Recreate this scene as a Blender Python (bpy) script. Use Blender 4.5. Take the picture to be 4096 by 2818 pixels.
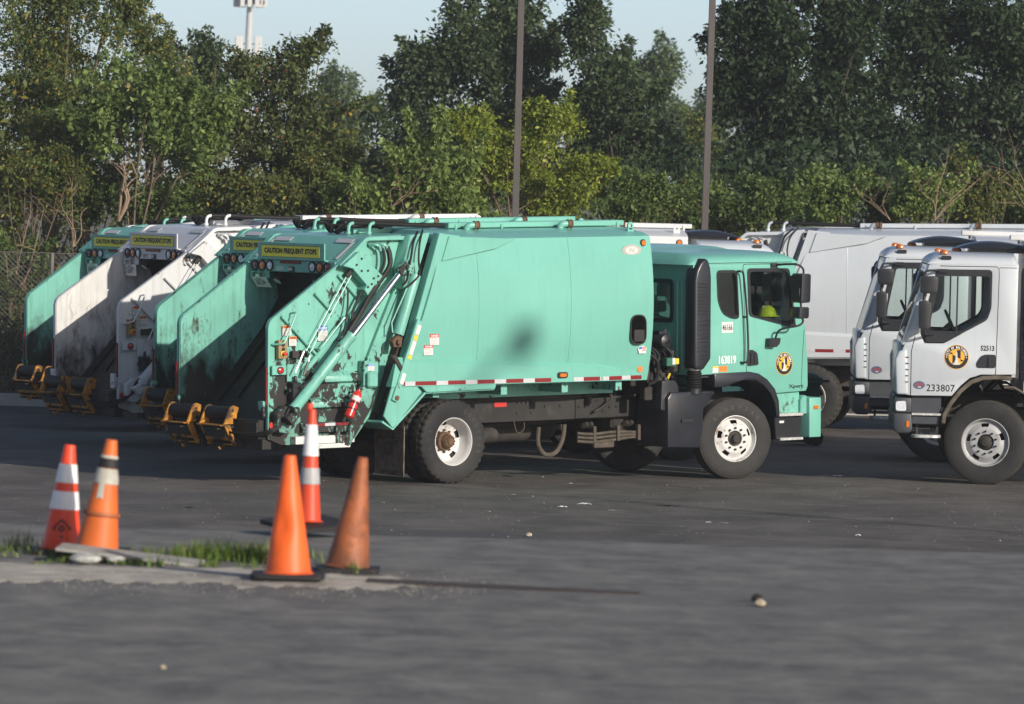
import bpy, bmesh, math, random
from mathutils import Vector, Matrix
from mathutils.geometry import tessellate_polygon

for o in list(bpy.data.objects):
    bpy.data.objects.remove(o)
SC = bpy.context.scene
COL = SC.collection
R = math.radians
random.seed(11)

# ------------------------------------------------------------ camera
CAM_H, PITCH, ROLL = 3.86, math.atan((1409 - 700) / 25900.0), 0.024
cam_data = bpy.data.cameras.new('camera')
cam = bpy.data.objects.new('camera', cam_data)
COL.objects.link(cam)
fw = Vector((0, math.cos(PITCH), -math.sin(PITCH)))
r0 = Vector((1, 0, 0)); u0 = r0.cross(fw)
rt = r0 * math.cos(ROLL) + u0 * math.sin(ROLL)
up = -r0 * math.sin(ROLL) + u0 * math.cos(ROLL)
m = Matrix.Identity(4)
for i in range(3):
    m[i][0], m[i][1], m[i][2] = rt[i], up[i], -fw[i]
m[2][3] = CAM_H
cam.matrix_world = m
cam_data.sensor_fit = 'HORIZONTAL'
cam_data.sensor_width = 36.0
cam_data.lens = 36.0 * 25900 / 4096
cam_data.clip_start = 1.0
cam_data.clip_end = 6000
cam_data.dof.use_dof = True
cam_data.dof.focus_distance = 82.0
cam_data.dof.aperture_fstop = 6.3
SC.camera = cam

# ------------------------------------------------------------ sky, sun, exposure
SUN_AZ, SUN_EL = R(-49), R(21)       # direction towards the sun, from +X counter-clockwise
world = bpy.data.worlds.new('World'); SC.world = world
world.use_nodes = True
wn = world.node_tree; wn.nodes.clear()
sky = wn.nodes.new('ShaderNodeTexSky'); sky.sky_type = 'NISHITA'
sky.sun_disc = False
sky.sun_elevation = SUN_EL
sky.sun_rotation = math.pi / 2 - SUN_AZ
sky.air_density, sky.dust_density, sky.ozone_density = 0.45, 0.75, 0.0
bg = wn.nodes.new('ShaderNodeBackground'); bg.inputs[1].default_value = 0.14
wo = wn.nodes.new('ShaderNodeOutputWorld')
wn.links.new(sky.outputs[0], bg.inputs[0]); wn.links.new(bg.outputs[0], wo.inputs[0])
sd = bpy.data.lights.new('sun', 'SUN'); sd.energy = 4.6; sd.angle = R(0.6); sd.color = (1.0, 0.93, 0.82)
sun = bpy.data.objects.new('sun', sd); COL.objects.link(sun)
sdir = Vector((math.cos(SUN_EL) * math.cos(SUN_AZ), math.cos(SUN_EL) * math.sin(SUN_AZ), math.sin(SUN_EL)))
sun.rotation_euler = sdir.to_track_quat('Z', 'Y').to_euler()
sun.location = sdir * 60
SC.view_settings.view_transform = 'Standard'
SC.view_settings.look = 'None'
SC.view_settings.exposure = 0.02
SC.view_settings.gamma = 1.0
SC.view_settings.use_curve_mapping = False
SC.render.engine = 'CYCLES'
SC.cycles.max_bounces = 6
SC.cycles.transparent_max_bounces = 12


def at(vx, vy, Y):
    """a bearing and a height (in 1/14670 of the distance) turned into a place at distance Y"""
    ve = vy - 0.024 * (vx - 1160)
    return Vector(((vx - 1160) * Y / 14670.0, Y, CAM_H + (396.5 - ve) * Y / 14670.0))


# ------------------------------------------------------------ materials
MATS = {}


def nd(nt, t, **kw):
    n = nt.nodes.new(t)
    for k, v in kw.items():
        setattr(n, k, v)
    return n


def mat(name, col, rough=0.5, metal=0.0, var=0.0, vscale=3.0, stretch=(1, 1, 1), chip=None, grime=None,
        streak=None, bump=0.0, bscale=60.0, emit=None, alpha=None, spec=0.5, coat=0.0, specks=None, trans=0.0):
    """chip=(colour, scale, threshold, softness, stretch)  grime=(colour, z_low, z_high, amount)
       streak=(colour, amount)  specks=(colour, scale, threshold)"""
    if name in MATS:
        return MATS[name]
    ma = bpy.data.materials.new(name); ma.use_nodes = True
    nt = ma.node_tree; nt.nodes.clear(); L = nt.links.new
    out = nd(nt, 'ShaderNodeOutputMaterial'); bs = nd(nt, 'ShaderNodeBsdfPrincipled')
    L(bs.outputs[0], out.inputs[0])
    tc = nd(nt, 'ShaderNodeTexCoord')
    bs.inputs['Roughness'].default_value = rough
    bs.inputs['Metallic'].default_value = metal
    bs.inputs['Specular IOR Level'].default_value = spec
    bs.inputs['Coat Weight'].default_value = coat
    bs.inputs['Coat Roughness'].default_value = 0.12
    if trans:
        bs.inputs['Transmission Weight'].default_value = trans
    cur = None

    def rgb(c):
        n = nd(nt, 'ShaderNodeRGB'); n.outputs[0].default_value = (*c, 1); return n.outputs[0]

    def noise(scale, detail=4.0, st=(1, 1, 1), rough_=0.55, dist=0.0):
        mp = nd(nt, 'ShaderNodeMapping'); mp.inputs['Scale'].default_value = st
        oi_ = nd(nt, 'ShaderNodeObjectInfo'); vm_ = nd(nt, 'ShaderNodeVectorMath', operation='MULTIPLY_ADD')
        L(oi_.outputs['Random'], vm_.inputs[0]); vm_.inputs[1].default_value = (23, 41, 17); L(tc.outputs['Object'], vm_.inputs[2])
        L(vm_.outputs[0], mp.inputs['Vector'])
        n = nd(nt, 'ShaderNodeTexNoise'); n.inputs['Scale'].default_value = scale
        n.inputs['Detail'].default_value = detail; n.inputs['Roughness'].default_value = rough_
        n.inputs['Distortion'].default_value = dist
        L(mp.outputs[0], n.inputs['Vector']); return n.outputs['Fac']

    def ramp(sock, a, b, lo=0.0, hi=1.0):
        n = nd(nt, 'ShaderNodeMapRange'); n.inputs['From Min'].default_value = a; n.inputs['From Max'].default_value = b
        n.inputs['To Min'].default_value = lo; n.inputs['To Max'].default_value = hi; n.clamp = True
        L(sock, n.inputs['Value']); return n.outputs[0]

    def mix(fac, a, b, bt='MIX'):
        n = nd(nt, 'ShaderNodeMix', data_type='RGBA', blend_type=bt)
        if isinstance(fac, float):
            n.inputs[0].default_value = fac
        else:
            L(fac, n.inputs[0])
        L(a, n.inputs[6]); L(b, n.inputs[7]); return n.outputs[2]

    def math_(op, a, b):
        n = nd(nt, 'ShaderNodeMath', operation=op)
        for i, s in enumerate((a, b)):
            if isinstance(s, (int, float)):
                n.inputs[i].default_value = s
            else:
                L(s, n.inputs[i])
        return n.outputs[0]

    cur = rgb(col)
    if var:
        f = ramp(noise(vscale, 5.0, stretch), 0.3, 0.7)
        cur = mix(f, rgb([c * (1 - var) for c in col]), rgb([min(1, c * (1 + var)) for c in col]))
    if streak:
        f = ramp(noise(2.2, 6.0, (6, 6, 0.35), 0.6), 0.52, 0.78, 0, streak[1])
        cur = mix(f, cur, rgb(streak[0]))
    if specks:
        f = ramp(noise(specks[1], 2.0), specks[2], specks[2] + 0.04)
        cur = mix(f, cur, rgb(specks[0]))
    if grime:
        sep = nd(nt, 'ShaderNodeSeparateXYZ'); L(tc.outputs['Object'], sep.inputs[0])
        g = ramp(sep.outputs[2], grime[2], grime[1])
        nz = noise(3.2, 8.0, (1.2, 1.2, 0.7), 0.65)
        f = ramp(math_('ADD', g, math_('MULTIPLY', math_('SUBTRACT', nz, 0.5), 1.7)), 0.35, 0.8, 0, grime[3])
        cur = mix(f, cur, rgb(grime[0]))
    rsock = None
    if chip:
        cc, cs, ct, csoft = chip[:4]
        st = chip[4] if len(chip) > 4 else (1, 1, 1)
        big = noise(cs * 0.22, 3.0, st)
        fine = noise(cs, 6.0, st, 0.68, 0.6)
        tot = math_('ADD', math_('MULTIPLY', big, 0.55), math_('MULTIPLY', fine, 0.45))
        if len(chip) > 5:
            sp = nd(nt, 'ShaderNodeSeparateXYZ'); L(tc.outputs['Object'], sp.inputs[0])
            tot = math_('ADD', tot, ramp(sp.outputs[2], chip[5][0], chip[5][1], chip[5][2], 0.0))
        f = ramp(tot, ct, ct + csoft)
        cur = mix(f, cur, rgb(cc))
        rsock = ramp(f, 0, 1, rough, 0.8)
    L(cur, bs.inputs['Base Color'])
    if rsock is not None:
        L(rsock, bs.inputs['Roughness'])
    if bump:
        b = nd(nt, 'ShaderNodeBump'); b.inputs['Strength'].default_value = bump; b.inputs['Distance'].default_value = 0.02
        L(noise(bscale, 4.0), b.inputs['Height']); L(b.outputs[0], bs.inputs['Normal'])
    if emit:
        bs.inputs['Emission Color'].default_value = (*emit[0], 1); bs.inputs['Emission Strength'].default_value = emit[1]
    MATS[name] = ma
    return ma


def glass_mat(name, tint, gloss=1.0):
    if name in MATS:
        return MATS[name]
    ma = bpy.data.materials.new(name); ma.use_nodes = True
    nt = ma.node_tree; nt.nodes.clear(); L = nt.links.new
    out = nd(nt, 'ShaderNodeOutputMaterial'); mx = nd(nt, 'ShaderNodeMixShader')
    tr = nd(nt, 'ShaderNodeBsdfTransparent'); tr.inputs[0].default_value = (*tint, 1)
    gl = nd(nt, 'ShaderNodeBsdfGlossy'); gl.inputs['Roughness'].default_value = 0.02
    fr = nd(nt, 'ShaderNodeFresnel'); fr.inputs[0].default_value = 1.5
    mu = nd(nt, 'ShaderNodeMath', operation='MULTIPLY'); mu.inputs[1].default_value = gloss
    L(fr.outputs[0], mu.inputs[0]); L(mu.outputs[0], mx.inputs[0]); L(tr.outputs[0], mx.inputs[1]); L(gl.outputs[0], mx.inputs[2])
    L(mx.outputs[0], out.inputs[0]); MATS[name] = ma
    return ma


def leaf_mat(name, cols, trans=0.35):
    ma = bpy.data.materials.new(name); ma.use_nodes = True
    nt = ma.node_tree; nt.nodes.clear(); L = nt.links.new
    out = nd(nt, 'ShaderNodeOutputMaterial'); geo = nd(nt, 'ShaderNodeNewGeometry')
    cr = nd(nt, 'ShaderNodeValToRGB'); cr.color_ramp.interpolation = 'LINEAR'
    el = cr.color_ramp.elements
    while len(el) < len(cols):
        el.new(0.5)
    for i, (p, c) in enumerate(cols):
        el[i].position = p; el[i].color = (*c, 1)
    L(geo.outputs['Random Per Island'], cr.inputs[0])
    df = nd(nt, 'ShaderNodeBsdfPrincipled'); df.inputs['Roughness'].default_value = 0.55
    df.inputs['Specular IOR Level'].default_value = 0.35
    tl = nd(nt, 'ShaderNodeBsdfTranslucent'); mx = nd(nt, 'ShaderNodeMixShader'); mx.inputs[0].default_value = trans
    L(cr.outputs[0], df.inputs['Base Color']); L(cr.outputs[0], tl.inputs[0])
    L(df.outputs[0], mx.inputs[1]); L(tl.outputs[0], mx.inputs[2]); L(mx.outputs[0], out.inputs[0])
    return ma


# ------------------------------------------------------------ mesh builder
class MB:
    def __init__(s):
        s.v = []; s.f = []

    def add(s, vs, fs):
        b = len(s.v)
        s.v += [tuple(p) for p in vs]
        s.f += [tuple(i + b for i in f) for f in fs]
        return s

    def box(s, x0, x1, y0, y1, z0, z1):
        vs = [(x, y, z) for z in (z0, z1) for y in (y0, y1) for x in (x0, x1)]
        return s.add(vs, [(0, 2, 3, 1), (4, 5, 7, 6), (0, 1, 5, 4), (2, 6, 7, 3), (0, 4, 6, 2), (1, 3, 7, 5)])

    def prism(s, poly, d0, d1, holes=(), ax='y'):
        """poly in (x,z) for ax y, (y,z) for ax x, (x,y) for ax z"""
        loops = [list(poly)] + [list(h) for h in holes]
        mp = {'y': lambda p, d: (p[0], d, p[1]), 'x': lambda p, d: (d, p[0], p[1]), 'z': lambda p, d: (p[0], p[1], d)}[ax]
        allp = [p for l in loops for p in l]; n = len(allp)
        tris = tessellate_polygon([[Vector((p[0], p[1], 0)) for p in l] for l in loops]) if holes or len(poly) > 4 else None
        vs = [mp(p, d0) for p in allp] + [mp(p, d1) for p in allp]
        fs = []
        if tris is None:
            fs += [tuple(range(n)), tuple(range(2 * n - 1, n - 1, -1))]
        else:
            fs += [tuple(t) for t in tris] + [tuple(i + n for i in reversed(t)) for t in tris]
        b = 0
        for l in loops:
            k = len(l)
            for i in range(k):
                j = (i + 1) % k
                fs.append((b + i, b + j, b + j + n, b + i + n))
            b += k
        return s.add(vs, fs)

    def tube(s, pts, r, n=8, caps=True):
        pts = [Vector(p) for p in pts]
        rs = r if isinstance(r, (list, tuple)) else [r] * len(pts)
        b = len(s.v); t0 = (pts[1] - pts[0]).normalized()
        a = t0.orthogonal().normalized()
        for i, p in enumerate(pts):
            t = (pts[min(i + 1, len(pts) - 1)] - pts[max(i - 1, 0)])
            t = t.normalized() if t.length > 1e-9 else t0
            a = (a - t * a.dot(t)).normalized(); c = t.cross(a)
            for k in range(n):
                g = 2 * math.pi * k / n
                s.v.append(tuple(p + (a * math.cos(g) + c * math.sin(g)) * rs[i]))
        for i in range(len(pts) - 1):
            for k in range(n):
                k2 = (k + 1) % n
                s.f.append((b + i * n + k, b + i * n + k2, b + (i + 1) * n + k2, b + (i + 1) * n + k))
        if caps:
            s.f.append(tuple(b + k for k in reversed(range(n))))
            e = b + (len(pts) - 1) * n
            s.f.append(tuple(e + k for k in range(n)))
        return s

    def cyl(s, p0, p1, r, n=16):
        return s.tube([p0, p1], r, n)

    def lathe(s, prof, c, axis, n=32, skip=None, mod=None):
        """prof [(r, along axis)], c origin, axis unit vector"""
        ax = Vector(axis).normalized(); a = ax.orthogonal().normalized(); b2 = ax.cross(a); c = Vector(c)
        b = len(s.v)
        for j, (r, h) in enumerate(prof):
            for k in range(n):
                g = 2 * math.pi * k / n
                rr = r * (mod(j, k) if mod else 1)
                s.v.append(tuple(c + ax * h + (a * math.cos(g) + b2 * math.sin(g)) * rr))
        for j in range(len(prof) - 1):
            for k in range(n):
                if skip and skip(j, k):
                    continue
                k2 = (k + 1) % n
                s.f.append((b + j * n + k, b + j * n + k2, b + (j + 1) * n + k2, b + (j + 1) * n + k))
        return s

    def beam(s, p0, p1, w, h, upv=(0, 0, 1)):
        p0, p1 = Vector(p0), Vector(p1); t = (p1 - p0).normalized(); u = Vector(upv)
        a = t.cross(u).normalized() * (w / 2); c = a.cross(t).normalized() * (h / 2)
        vs = [p + sa * a + sc * c for p in (p0, p1) for sa, sc in ((-1, -1), (1, -1), (1, 1), (-1, 1))]
        return s.add(vs, [(0, 1, 2, 3), (7, 6, 5, 4), (0, 4, 5, 1), (1, 5, 6, 2), (2, 6, 7, 3), (3, 7, 4, 0)])

    def strip(s, path, y0, y1, th):
        """a bent plate: path in (x,z), running along y, th thick to the left of the path"""
        P = [Vector((p[0], p[1])) for p in path]; n = len(P); off = []
        for i in range(n):
            t = (P[min(i + 1, n - 1)] - P[max(i - 1, 0)]).normalized()
            off.append(P[i] + Vector((-t.y, t.x)) * th)
        b = len(s.v)
        for p, q in zip(P, off):
            s.v += [(p.x, y0, p.y), (p.x, y1, p.y), (q.x, y1, q.y), (q.x, y0, q.y)]
        for i in range(n - 1):
            k = b + i * 4
            for j in range(4):
                j2 = (j + 1) % 4
                s.f.append((k + j, k + j2, k + 4 + j2, k + 4 + j))
        s.f.append((b, b + 3, b + 2, b + 1)); e = b + (n - 1) * 4; s.f.append((e, e + 1, e + 2, e + 3))
        return s

    def grid(s, nu, nv, fn):
        b = len(s.v)
        for i in range(nu + 1):
            for j in range(nv + 1):
                s.v.append(tuple(fn(i / nu, j / nv)))
        for i in range(nu):
            for j in range(nv):
                k = b + i * (nv + 1) + j
                s.f.append((k, k + nv + 1, k + nv + 2, k + 1))
        return s

    def disc(s, c, axis, r, n=20, r2=None, t=0.004):
        """short elliptical plug; axis 'x' or 'y' or 'z', t signed thickness"""
        r2 = r2 or r
        ring = [(r * math.cos(2 * math.pi * k / n), r2 * math.sin(2 * math.pi * k / n)) for k in range(n)]
        c = Vector(c)
        mp = {'y': lambda p, d: (c.x + p[0], c.y + d, c.z + p[1]), 'x': lambda p, d: (c.x + d, c.y + p[0], c.z + p[1]),
              'z': lambda p, d: (c.x + p[0], c.y + p[1], c.z + d)}[axis]
        b = len(s.v)
        s.v += [mp(p, 0) for p in ring] + [mp(p, t) for p in ring]
        s.f += [tuple(b + k for k in range(n)), tuple(b + n + k for k in reversed(range(n)))]
        s.f += [(b + k, b + (k + 1) % n, b + n + (k + 1) % n, b + n + k) for k in range(n)]
        return s

    def mesh(s, name, bevel=0.0, seg=1, smooth=35, recalc=True):
        me = bpy.data.meshes.new(name)
        bm = bmesh.new()
        bv = [bm.verts.new(p) for p in s.v]
        for f in s.f:
            try:
                bm.faces.new([bv[i] for i in f])
            except ValueError:
                pass
        if bevel or recalc:
            bmesh.ops.remove_doubles(bm, verts=bm.verts, dist=1e-5)
            bmesh.ops.recalc_face_normals(bm, faces=bm.faces)
        if bevel:
            es = [e for e in bm.edges if len(e.link_faces) == 2 and e.calc_face_angle(0) > R(28)]
            bmesh.ops.bevel(bm, geom=es, offset=bevel, segments=seg, profile=0.5, affect='EDGES', clamp_overlap=True)
        bm.to_mesh(me); bm.free()
        if smooth:
            me.polygons.foreach_set('use_smooth', [True] * len(me.polygons))
            me.set_sharp_from_angle(angle=R(smooth))
        return me

    def build(s, name, ma, parent=None, bevel=0.0, seg=1, smooth=35, recalc=True):
        me = s.mesh(name, bevel, seg, smooth, recalc)
        me.materials.append(ma)
        return link(name, me, parent)


def link(name, data, parent=None, loc=None, rot=None):
    o = bpy.data.objects.new(name, data); COL.objects.link(o)
    if parent:
        o.parent = parent
    if loc is not None:
        o.location = loc
    if rot is not None:
        o.rotation_euler = rot
    return o


def tag(o, label=None, cat=None, group=None, kind=None):
    if label: o['label'] = label
    if cat: o['category'] = cat
    if group: o['group'] = group
    if kind: o['kind'] = kind
    return o


def thing(name, label, cat, loc=(0, 0, 0), rot=(0, 0, 0), group=None):
    return tag(link(name, None, None, loc, rot), label, cat, group)


def arc(cx, cz, r, a0, a1, n=6):
    return [(cx + r * math.cos(R(a0 + (a1 - a0) * i / n)), cz + r * math.sin(R(a0 + (a1 - a0) * i / n))) for i in range(n + 1)]


def rpoly(pts, r, n=4):
    """polygon with rounded corners"""
    out = []; k = len(pts)
    for i in range(k):
        p0, p1, p2 = Vector(pts[i - 1]), Vector(pts[i]), Vector(pts[(i + 1) % k])
        d = min(r, (p0 - p1).length * 0.45, (p2 - p1).length * 0.45)
        a, b = p1 + (p0 - p1).normalized() * d, p1 + (p2 - p1).normalized() * d
        for j in range(n + 1):
            t = j / n
            q = a * (1 - t) ** 2 + p1 * 2 * t * (1 - t) + b * t * t
            out.append((q.x, q.y))
    return out


def catmull(pts, n=5):
    P = [Vector(p) for p in pts]; P = [P[0]] + P + [P[-1]]; out = []
    for i in range(1, len(P) - 2):
        for j in range(n):
            t = j / n
            a, b, c, d = P[i - 1], P[i], P[i + 1], P[i + 2]
            out.append(0.5 * ((2 * b) + (c - a) * t + (2 * a - 5 * b + 4 * c - d) * t * t + (3 * b - a - 3 * c + d) * t ** 3))
    out.append(P[-2])
    return out


# ------------------------------------------------------------ lettering
TXT = {}


def text_geo(s, bold=0.0):
    if (s, bold) in TXT:
        return TXT[(s, bold)]
    cu = bpy.data.curves.new('lettering', 'FONT'); cu.body = s; cu.size = 1.0; cu.offset = bold; cu.resolution_u = 2
    ob = bpy.data.objects.new('lettering', cu); COL.objects.link(ob)
    bpy.context.view_layer.update()
    dg = bpy.context.evaluated_depsgraph_get()
    me = bpy.data.meshes.new_from_object(ob.evaluated_get(dg))
    vs = [(v.co.x, v.co.y) for v in me.vertices]; fs = [tuple(p.vertices) for p in me.polygons]
    bpy.data.objects.remove(ob); bpy.data.curves.remove(cu); bpy.data.meshes.remove(me)
    x0, x1 = min(v[0] for v in vs), max(v[0] for v in vs); y0, y1 = min(v[1] for v in vs), max(v[1] for v in vs)
    vs = [((v[0] - x0) / (x1 - x0) - 0.5, (v[1] - y0) / (y1 - y0) - 0.5) for v in vs]
    TXT[(s, bold)] = (vs, fs, (x1 - x0) / (y1 - y0))
    return TXT[(s, bold)]


def face_map(face, d):
    """(u right, v up) as seen by someone facing that side -> local point"""
    return {'R': lambda u, v: (u, d, v), 'L': lambda u, v: (-u, d, v), 'B': lambda u, v: (d, -u, v),
            'F': lambda u, v: (d, u, v)}[face]


def letters(parent, s, cu, cv, w, h, face, d, ma, bold=0.0, name='lettering', tilt=0.0):
    vs, fs, _ = text_geo(s, bold); mp = face_map(face, d); ct, st = math.cos(tilt), math.sin(tilt)
    me = bpy.data.meshes.new(name)
    pts = []
    for x, y in vs:
        x, y = x * w, y * h
        pts.append(mp(cu + x * ct - y * st, cv + x * st + y * ct))
    me.from_pydata(pts, [], fs); me.materials.append(ma)
    return link(name, me, parent)


def arc_letters(parent, s, cu, cv, r, h, a0, a1, face, d, ma, bold=0.0, name='lettering', wf=0.75):
    """letters round a circle from angle a0 to a1 (degrees, clockwise reading)"""
    mp = face_map(face, d); V = []; Fc = []; n = len(s)
    for i, ch in enumerate(s):
        if ch == ' ':
            continue
        vs, fs, asp = text_geo(ch, bold)
        ang = R(a0 + (a1 - a0) * i / max(1, n - 1)); b = len(V)
        w = h * min(asp, 1.1) * wf
        for x, y in vs:
            x, y = x * w, y * h
            rx, ry = math.sin(ang), math.cos(ang)   # ang from the top, clockwise
            V.append(mp(cu + rx * (r + y) + ry * x, cv + ry * (r + y) - rx * x))
        Fc += [tuple(k + b for k in f) for f in fs]
    me = bpy.data.meshes.new(name); me.from_pydata(V, [], Fc); me.materials.append(ma)
    return link(name, me, parent)


def sheet(parent, name, u0, u1, v0, v1, face, d, t, ma, bevel=0):
    """a thin plate on a face; d the surface, t signed thickness outwards"""
    mb = MB()
    if face in 'RL':
        sx = 1 if face == 'R' else -1
        mb.box(min(sx * u0, sx * u1), max(sx * u0, sx * u1), min(d, d + t), max(d, d + t), v0, v1)
    else:
        sy = -1 if face == 'B' else 1
        mb.box(min(d, d + t), max(d, d + t), min(sy * u0, sy * u1), max(sy * u0, sy * u1), v0, v1)
    return mb.build(name, ma, parent, bevel)

# ============================================================ ground
def sstep(a, b, x):
    t = max(0.0, min(1.0, (x - a) / (b - a)))
    return t * t * (3 - 2 * t)


def lot_z(x, y):
    return -.18 * sstep(92, 99, y) * sstep(1.0, 5.0, -x)


def edge_y(x):
    return 42.6 - .11 * x


def asphalt(name, col, dark, lite, s1, s2, rough, patch=None, bump=.25):
    ma = bpy.data.materials.new(name); ma.use_nodes = True
    nt = ma.node_tree; nt.nodes.clear(); L = nt.links.new
    out = nd(nt, 'ShaderNodeOutputMaterial'); bs = nd(nt, 'ShaderNodeBsdfPrincipled'); L(bs.outputs[0], out.inputs[0])
    tc = nd(nt, 'ShaderNodeTexCoord')

    def noise(scale, det=5.0, st=(1, 1, 1), r_=.6, dist=0.0):
        mp = nd(nt, 'ShaderNodeMapping'); mp.inputs['Scale'].default_value = st; L(tc.outputs['Object'], mp.inputs[0])
        n = nd(nt, 'ShaderNodeTexNoise'); n.inputs['Scale'].default_value = scale; n.inputs['Detail'].default_value = det
        n.inputs['Roughness'].default_value = r_; n.inputs['Distortion'].default_value = dist
        L(mp.outputs[0], n.inputs['Vector']); return n.outputs['Fac']

    def ramp(s, a, b, lo=0.0, hi=1.0):
        n = nd(nt, 'ShaderNodeMapRange'); n.clamp = True
        for k, v in (('From Min', a), ('From Max', b), ('To Min', lo), ('To Max', hi)):
            n.inputs[k].default_value = v
        L(s, n.inputs['Value']); return n.outputs[0]

    def mix(f, a, b):
        n = nd(nt, 'ShaderNodeMix', data_type='RGBA'); L(f, n.inputs[0])
        for i, c in ((6, a), (7, b)):
            if isinstance(c, tuple):
                n.inputs[i].default_value = (*c, 1)
            else:
                L(c, n.inputs[i])
        return n.outputs[2]
    c = mix(ramp(noise(s1, 6, (1, .55, 1), .62, .4), .36, .66), dark, col)
    c = mix(ramp(noise(s1 * 2.9, 5, (.55, 1.2, 1)), .54, .74, 0, .55), c, lite)
    c = mix(ramp(noise(s2, 3), .60, .74, 0, .6), c, lite)
    c = mix(ramp(noise(s2 * .4, 5), .60, .72, 0, .5), c, dark)
    if patch:
        c = mix(ramp(noise(.33, 5, (.5, 1.4, 1), .6, .8), .56, .66, 0, .75), c, patch)
    L(c, bs.inputs['Base Color'])
    bs.inputs['Roughness'].default_value = rough; bs.inputs['Specular IOR Level'].default_value = .3
    b = nd(nt, 'ShaderNodeBump'); b.inputs['Strength'].default_value = bump; b.inputs['Distance'].default_value = .02
    L(noise(s2, 4), b.inputs['Height']); L(b.outputs[0], bs.inputs['Normal'])
    return ma


LOT = asphalt('lot asphalt', (0.130, 0.115, 0.102), (0.064, 0.056, 0.050), (0.21, 0.188, 0.165), .8, 55, .85, (0.078, 0.074, 0.076))
ROAD = asphalt('upper road asphalt', (0.195, 0.184, 0.166), (0.100, 0.095, 0.087), (0.29, 0.27, 0.243), 2.6, 15, .85, (0.115, 0.110, 0.105))
CONC = mat('old concrete', (0.42, 0.385, 0.325), .9, var=.35, vscale=5, chip=((0.15, 0.135, 0.115), 6, .50, .14), bump=.4)
EARTH = mat('bare earth', (0.10, 0.075, 0.05), .95, var=.4, vscale=1.5, chip=((0.055, 0.07, 0.028), 2.5, .5, .1), bump=.4, bscale=12)
ROCK = mat('pale stone', (0.42, 0.35, 0.25), .9, var=.25, vscale=20, bump=.4)

g = MB().grid(1, 1, lambda u, v: (-1500 + 3000 * u, -100 + 1900 * v, -.75)).build('ground', EARTH, smooth=0); tag(g, kind='structure', label='bare earth spreading to the horizon')
g = MB().grid(60, 64, lambda u, v: (-45 + 90 * u, 47 + 61 * v, lot_z(-45 + 90 * u, 47 + 61 * v))).build('parking_lot', LOT); tag(g, kind='structure', label='dark worn asphalt of the truck yard')


def bankf(u, v):
    x = -60 + 120 * u; y = edge_y(x) + (47.4 - edge_y(x)) * v
    return (x, y, 1.462 * (1 - sstep(0, 1, v)) - .004 + .02 * math.sin(x * 7) * v * (1 - v))


g = MB().grid(120, 8, bankf).build('bank', EARTH); tag(g, kind='structure', label='earth slope dropping from the road to the yard')


def roadf(u, v):
    x = -60 + 120 * u; y = -12 + (edge_y(x) + 12) * v ** .7
    return (x, y, 1.51 - .05 * sstep(38.5, 43, y) + (.006 * math.sin(x * 3.1) if v == 1 else 0))


g = MB().grid(160, 40, roadf).build('upper_road', ROAD); tag(g, kind='structure', label='grey asphalt road in the foreground')
# concrete strip with the drain channel edge
rc = random.Random(4); cp = []
for t in range(101):
    x = -5.5 + t * .05
    cp.append((x, 36.35 + .22 * math.sin(x * 2.3) + .10 * math.sin(x * 9.7) + rc.uniform(-.16, .16) + .5 * sstep(-1.4, -.5, x)))
for t in range(86):
    x = -.62 - t * .057
    cp.append((x, 37.6 + .35 * sstep(-.6, -2.0, x) + .1 * math.sin(x * 3.1) + rc.uniform(-.12, .12)))
g = MB().prism(cp, 1.49, 1.5128, ax='z').build('concrete_strip', CONC, smooth=0); tag(g, kind='structure', label='pale concrete strip under the traffic cones')
g = MB().prism([(-.80, 36.92), (.1, 36.62), (.74, 36.50), (.76, 36.62), (.2, 36.86), (-.80, 37.28)], 1.48, 1.517, ax='z').build('steel_edging', mat('rusted edging', (.042, .030, .024), .9, var=.4, vscale=12), smooth=0)
tag(g, 'dark rusty steel strip set in the road right of the cones', 'edging')
g = MB().box(-40, 40, 107.6, 107.9, -.5, .02).build('far_kerb', mat('kerb concrete', (.42, .40, .36), .9, var=.15, vscale=3), smooth=0); tag(g, kind='structure', label='pale kerb along the far side of the yard')
g = MB().grid(20, 4, lambda u, v: (-40 + 80 * u, 107.9 + 60 * v, -.10 + .8 * v)).build('verge', EARTH); tag(g, kind='structure', label='earth verge under the trees')

# ============================================================ foliage
import numpy as np


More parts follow.
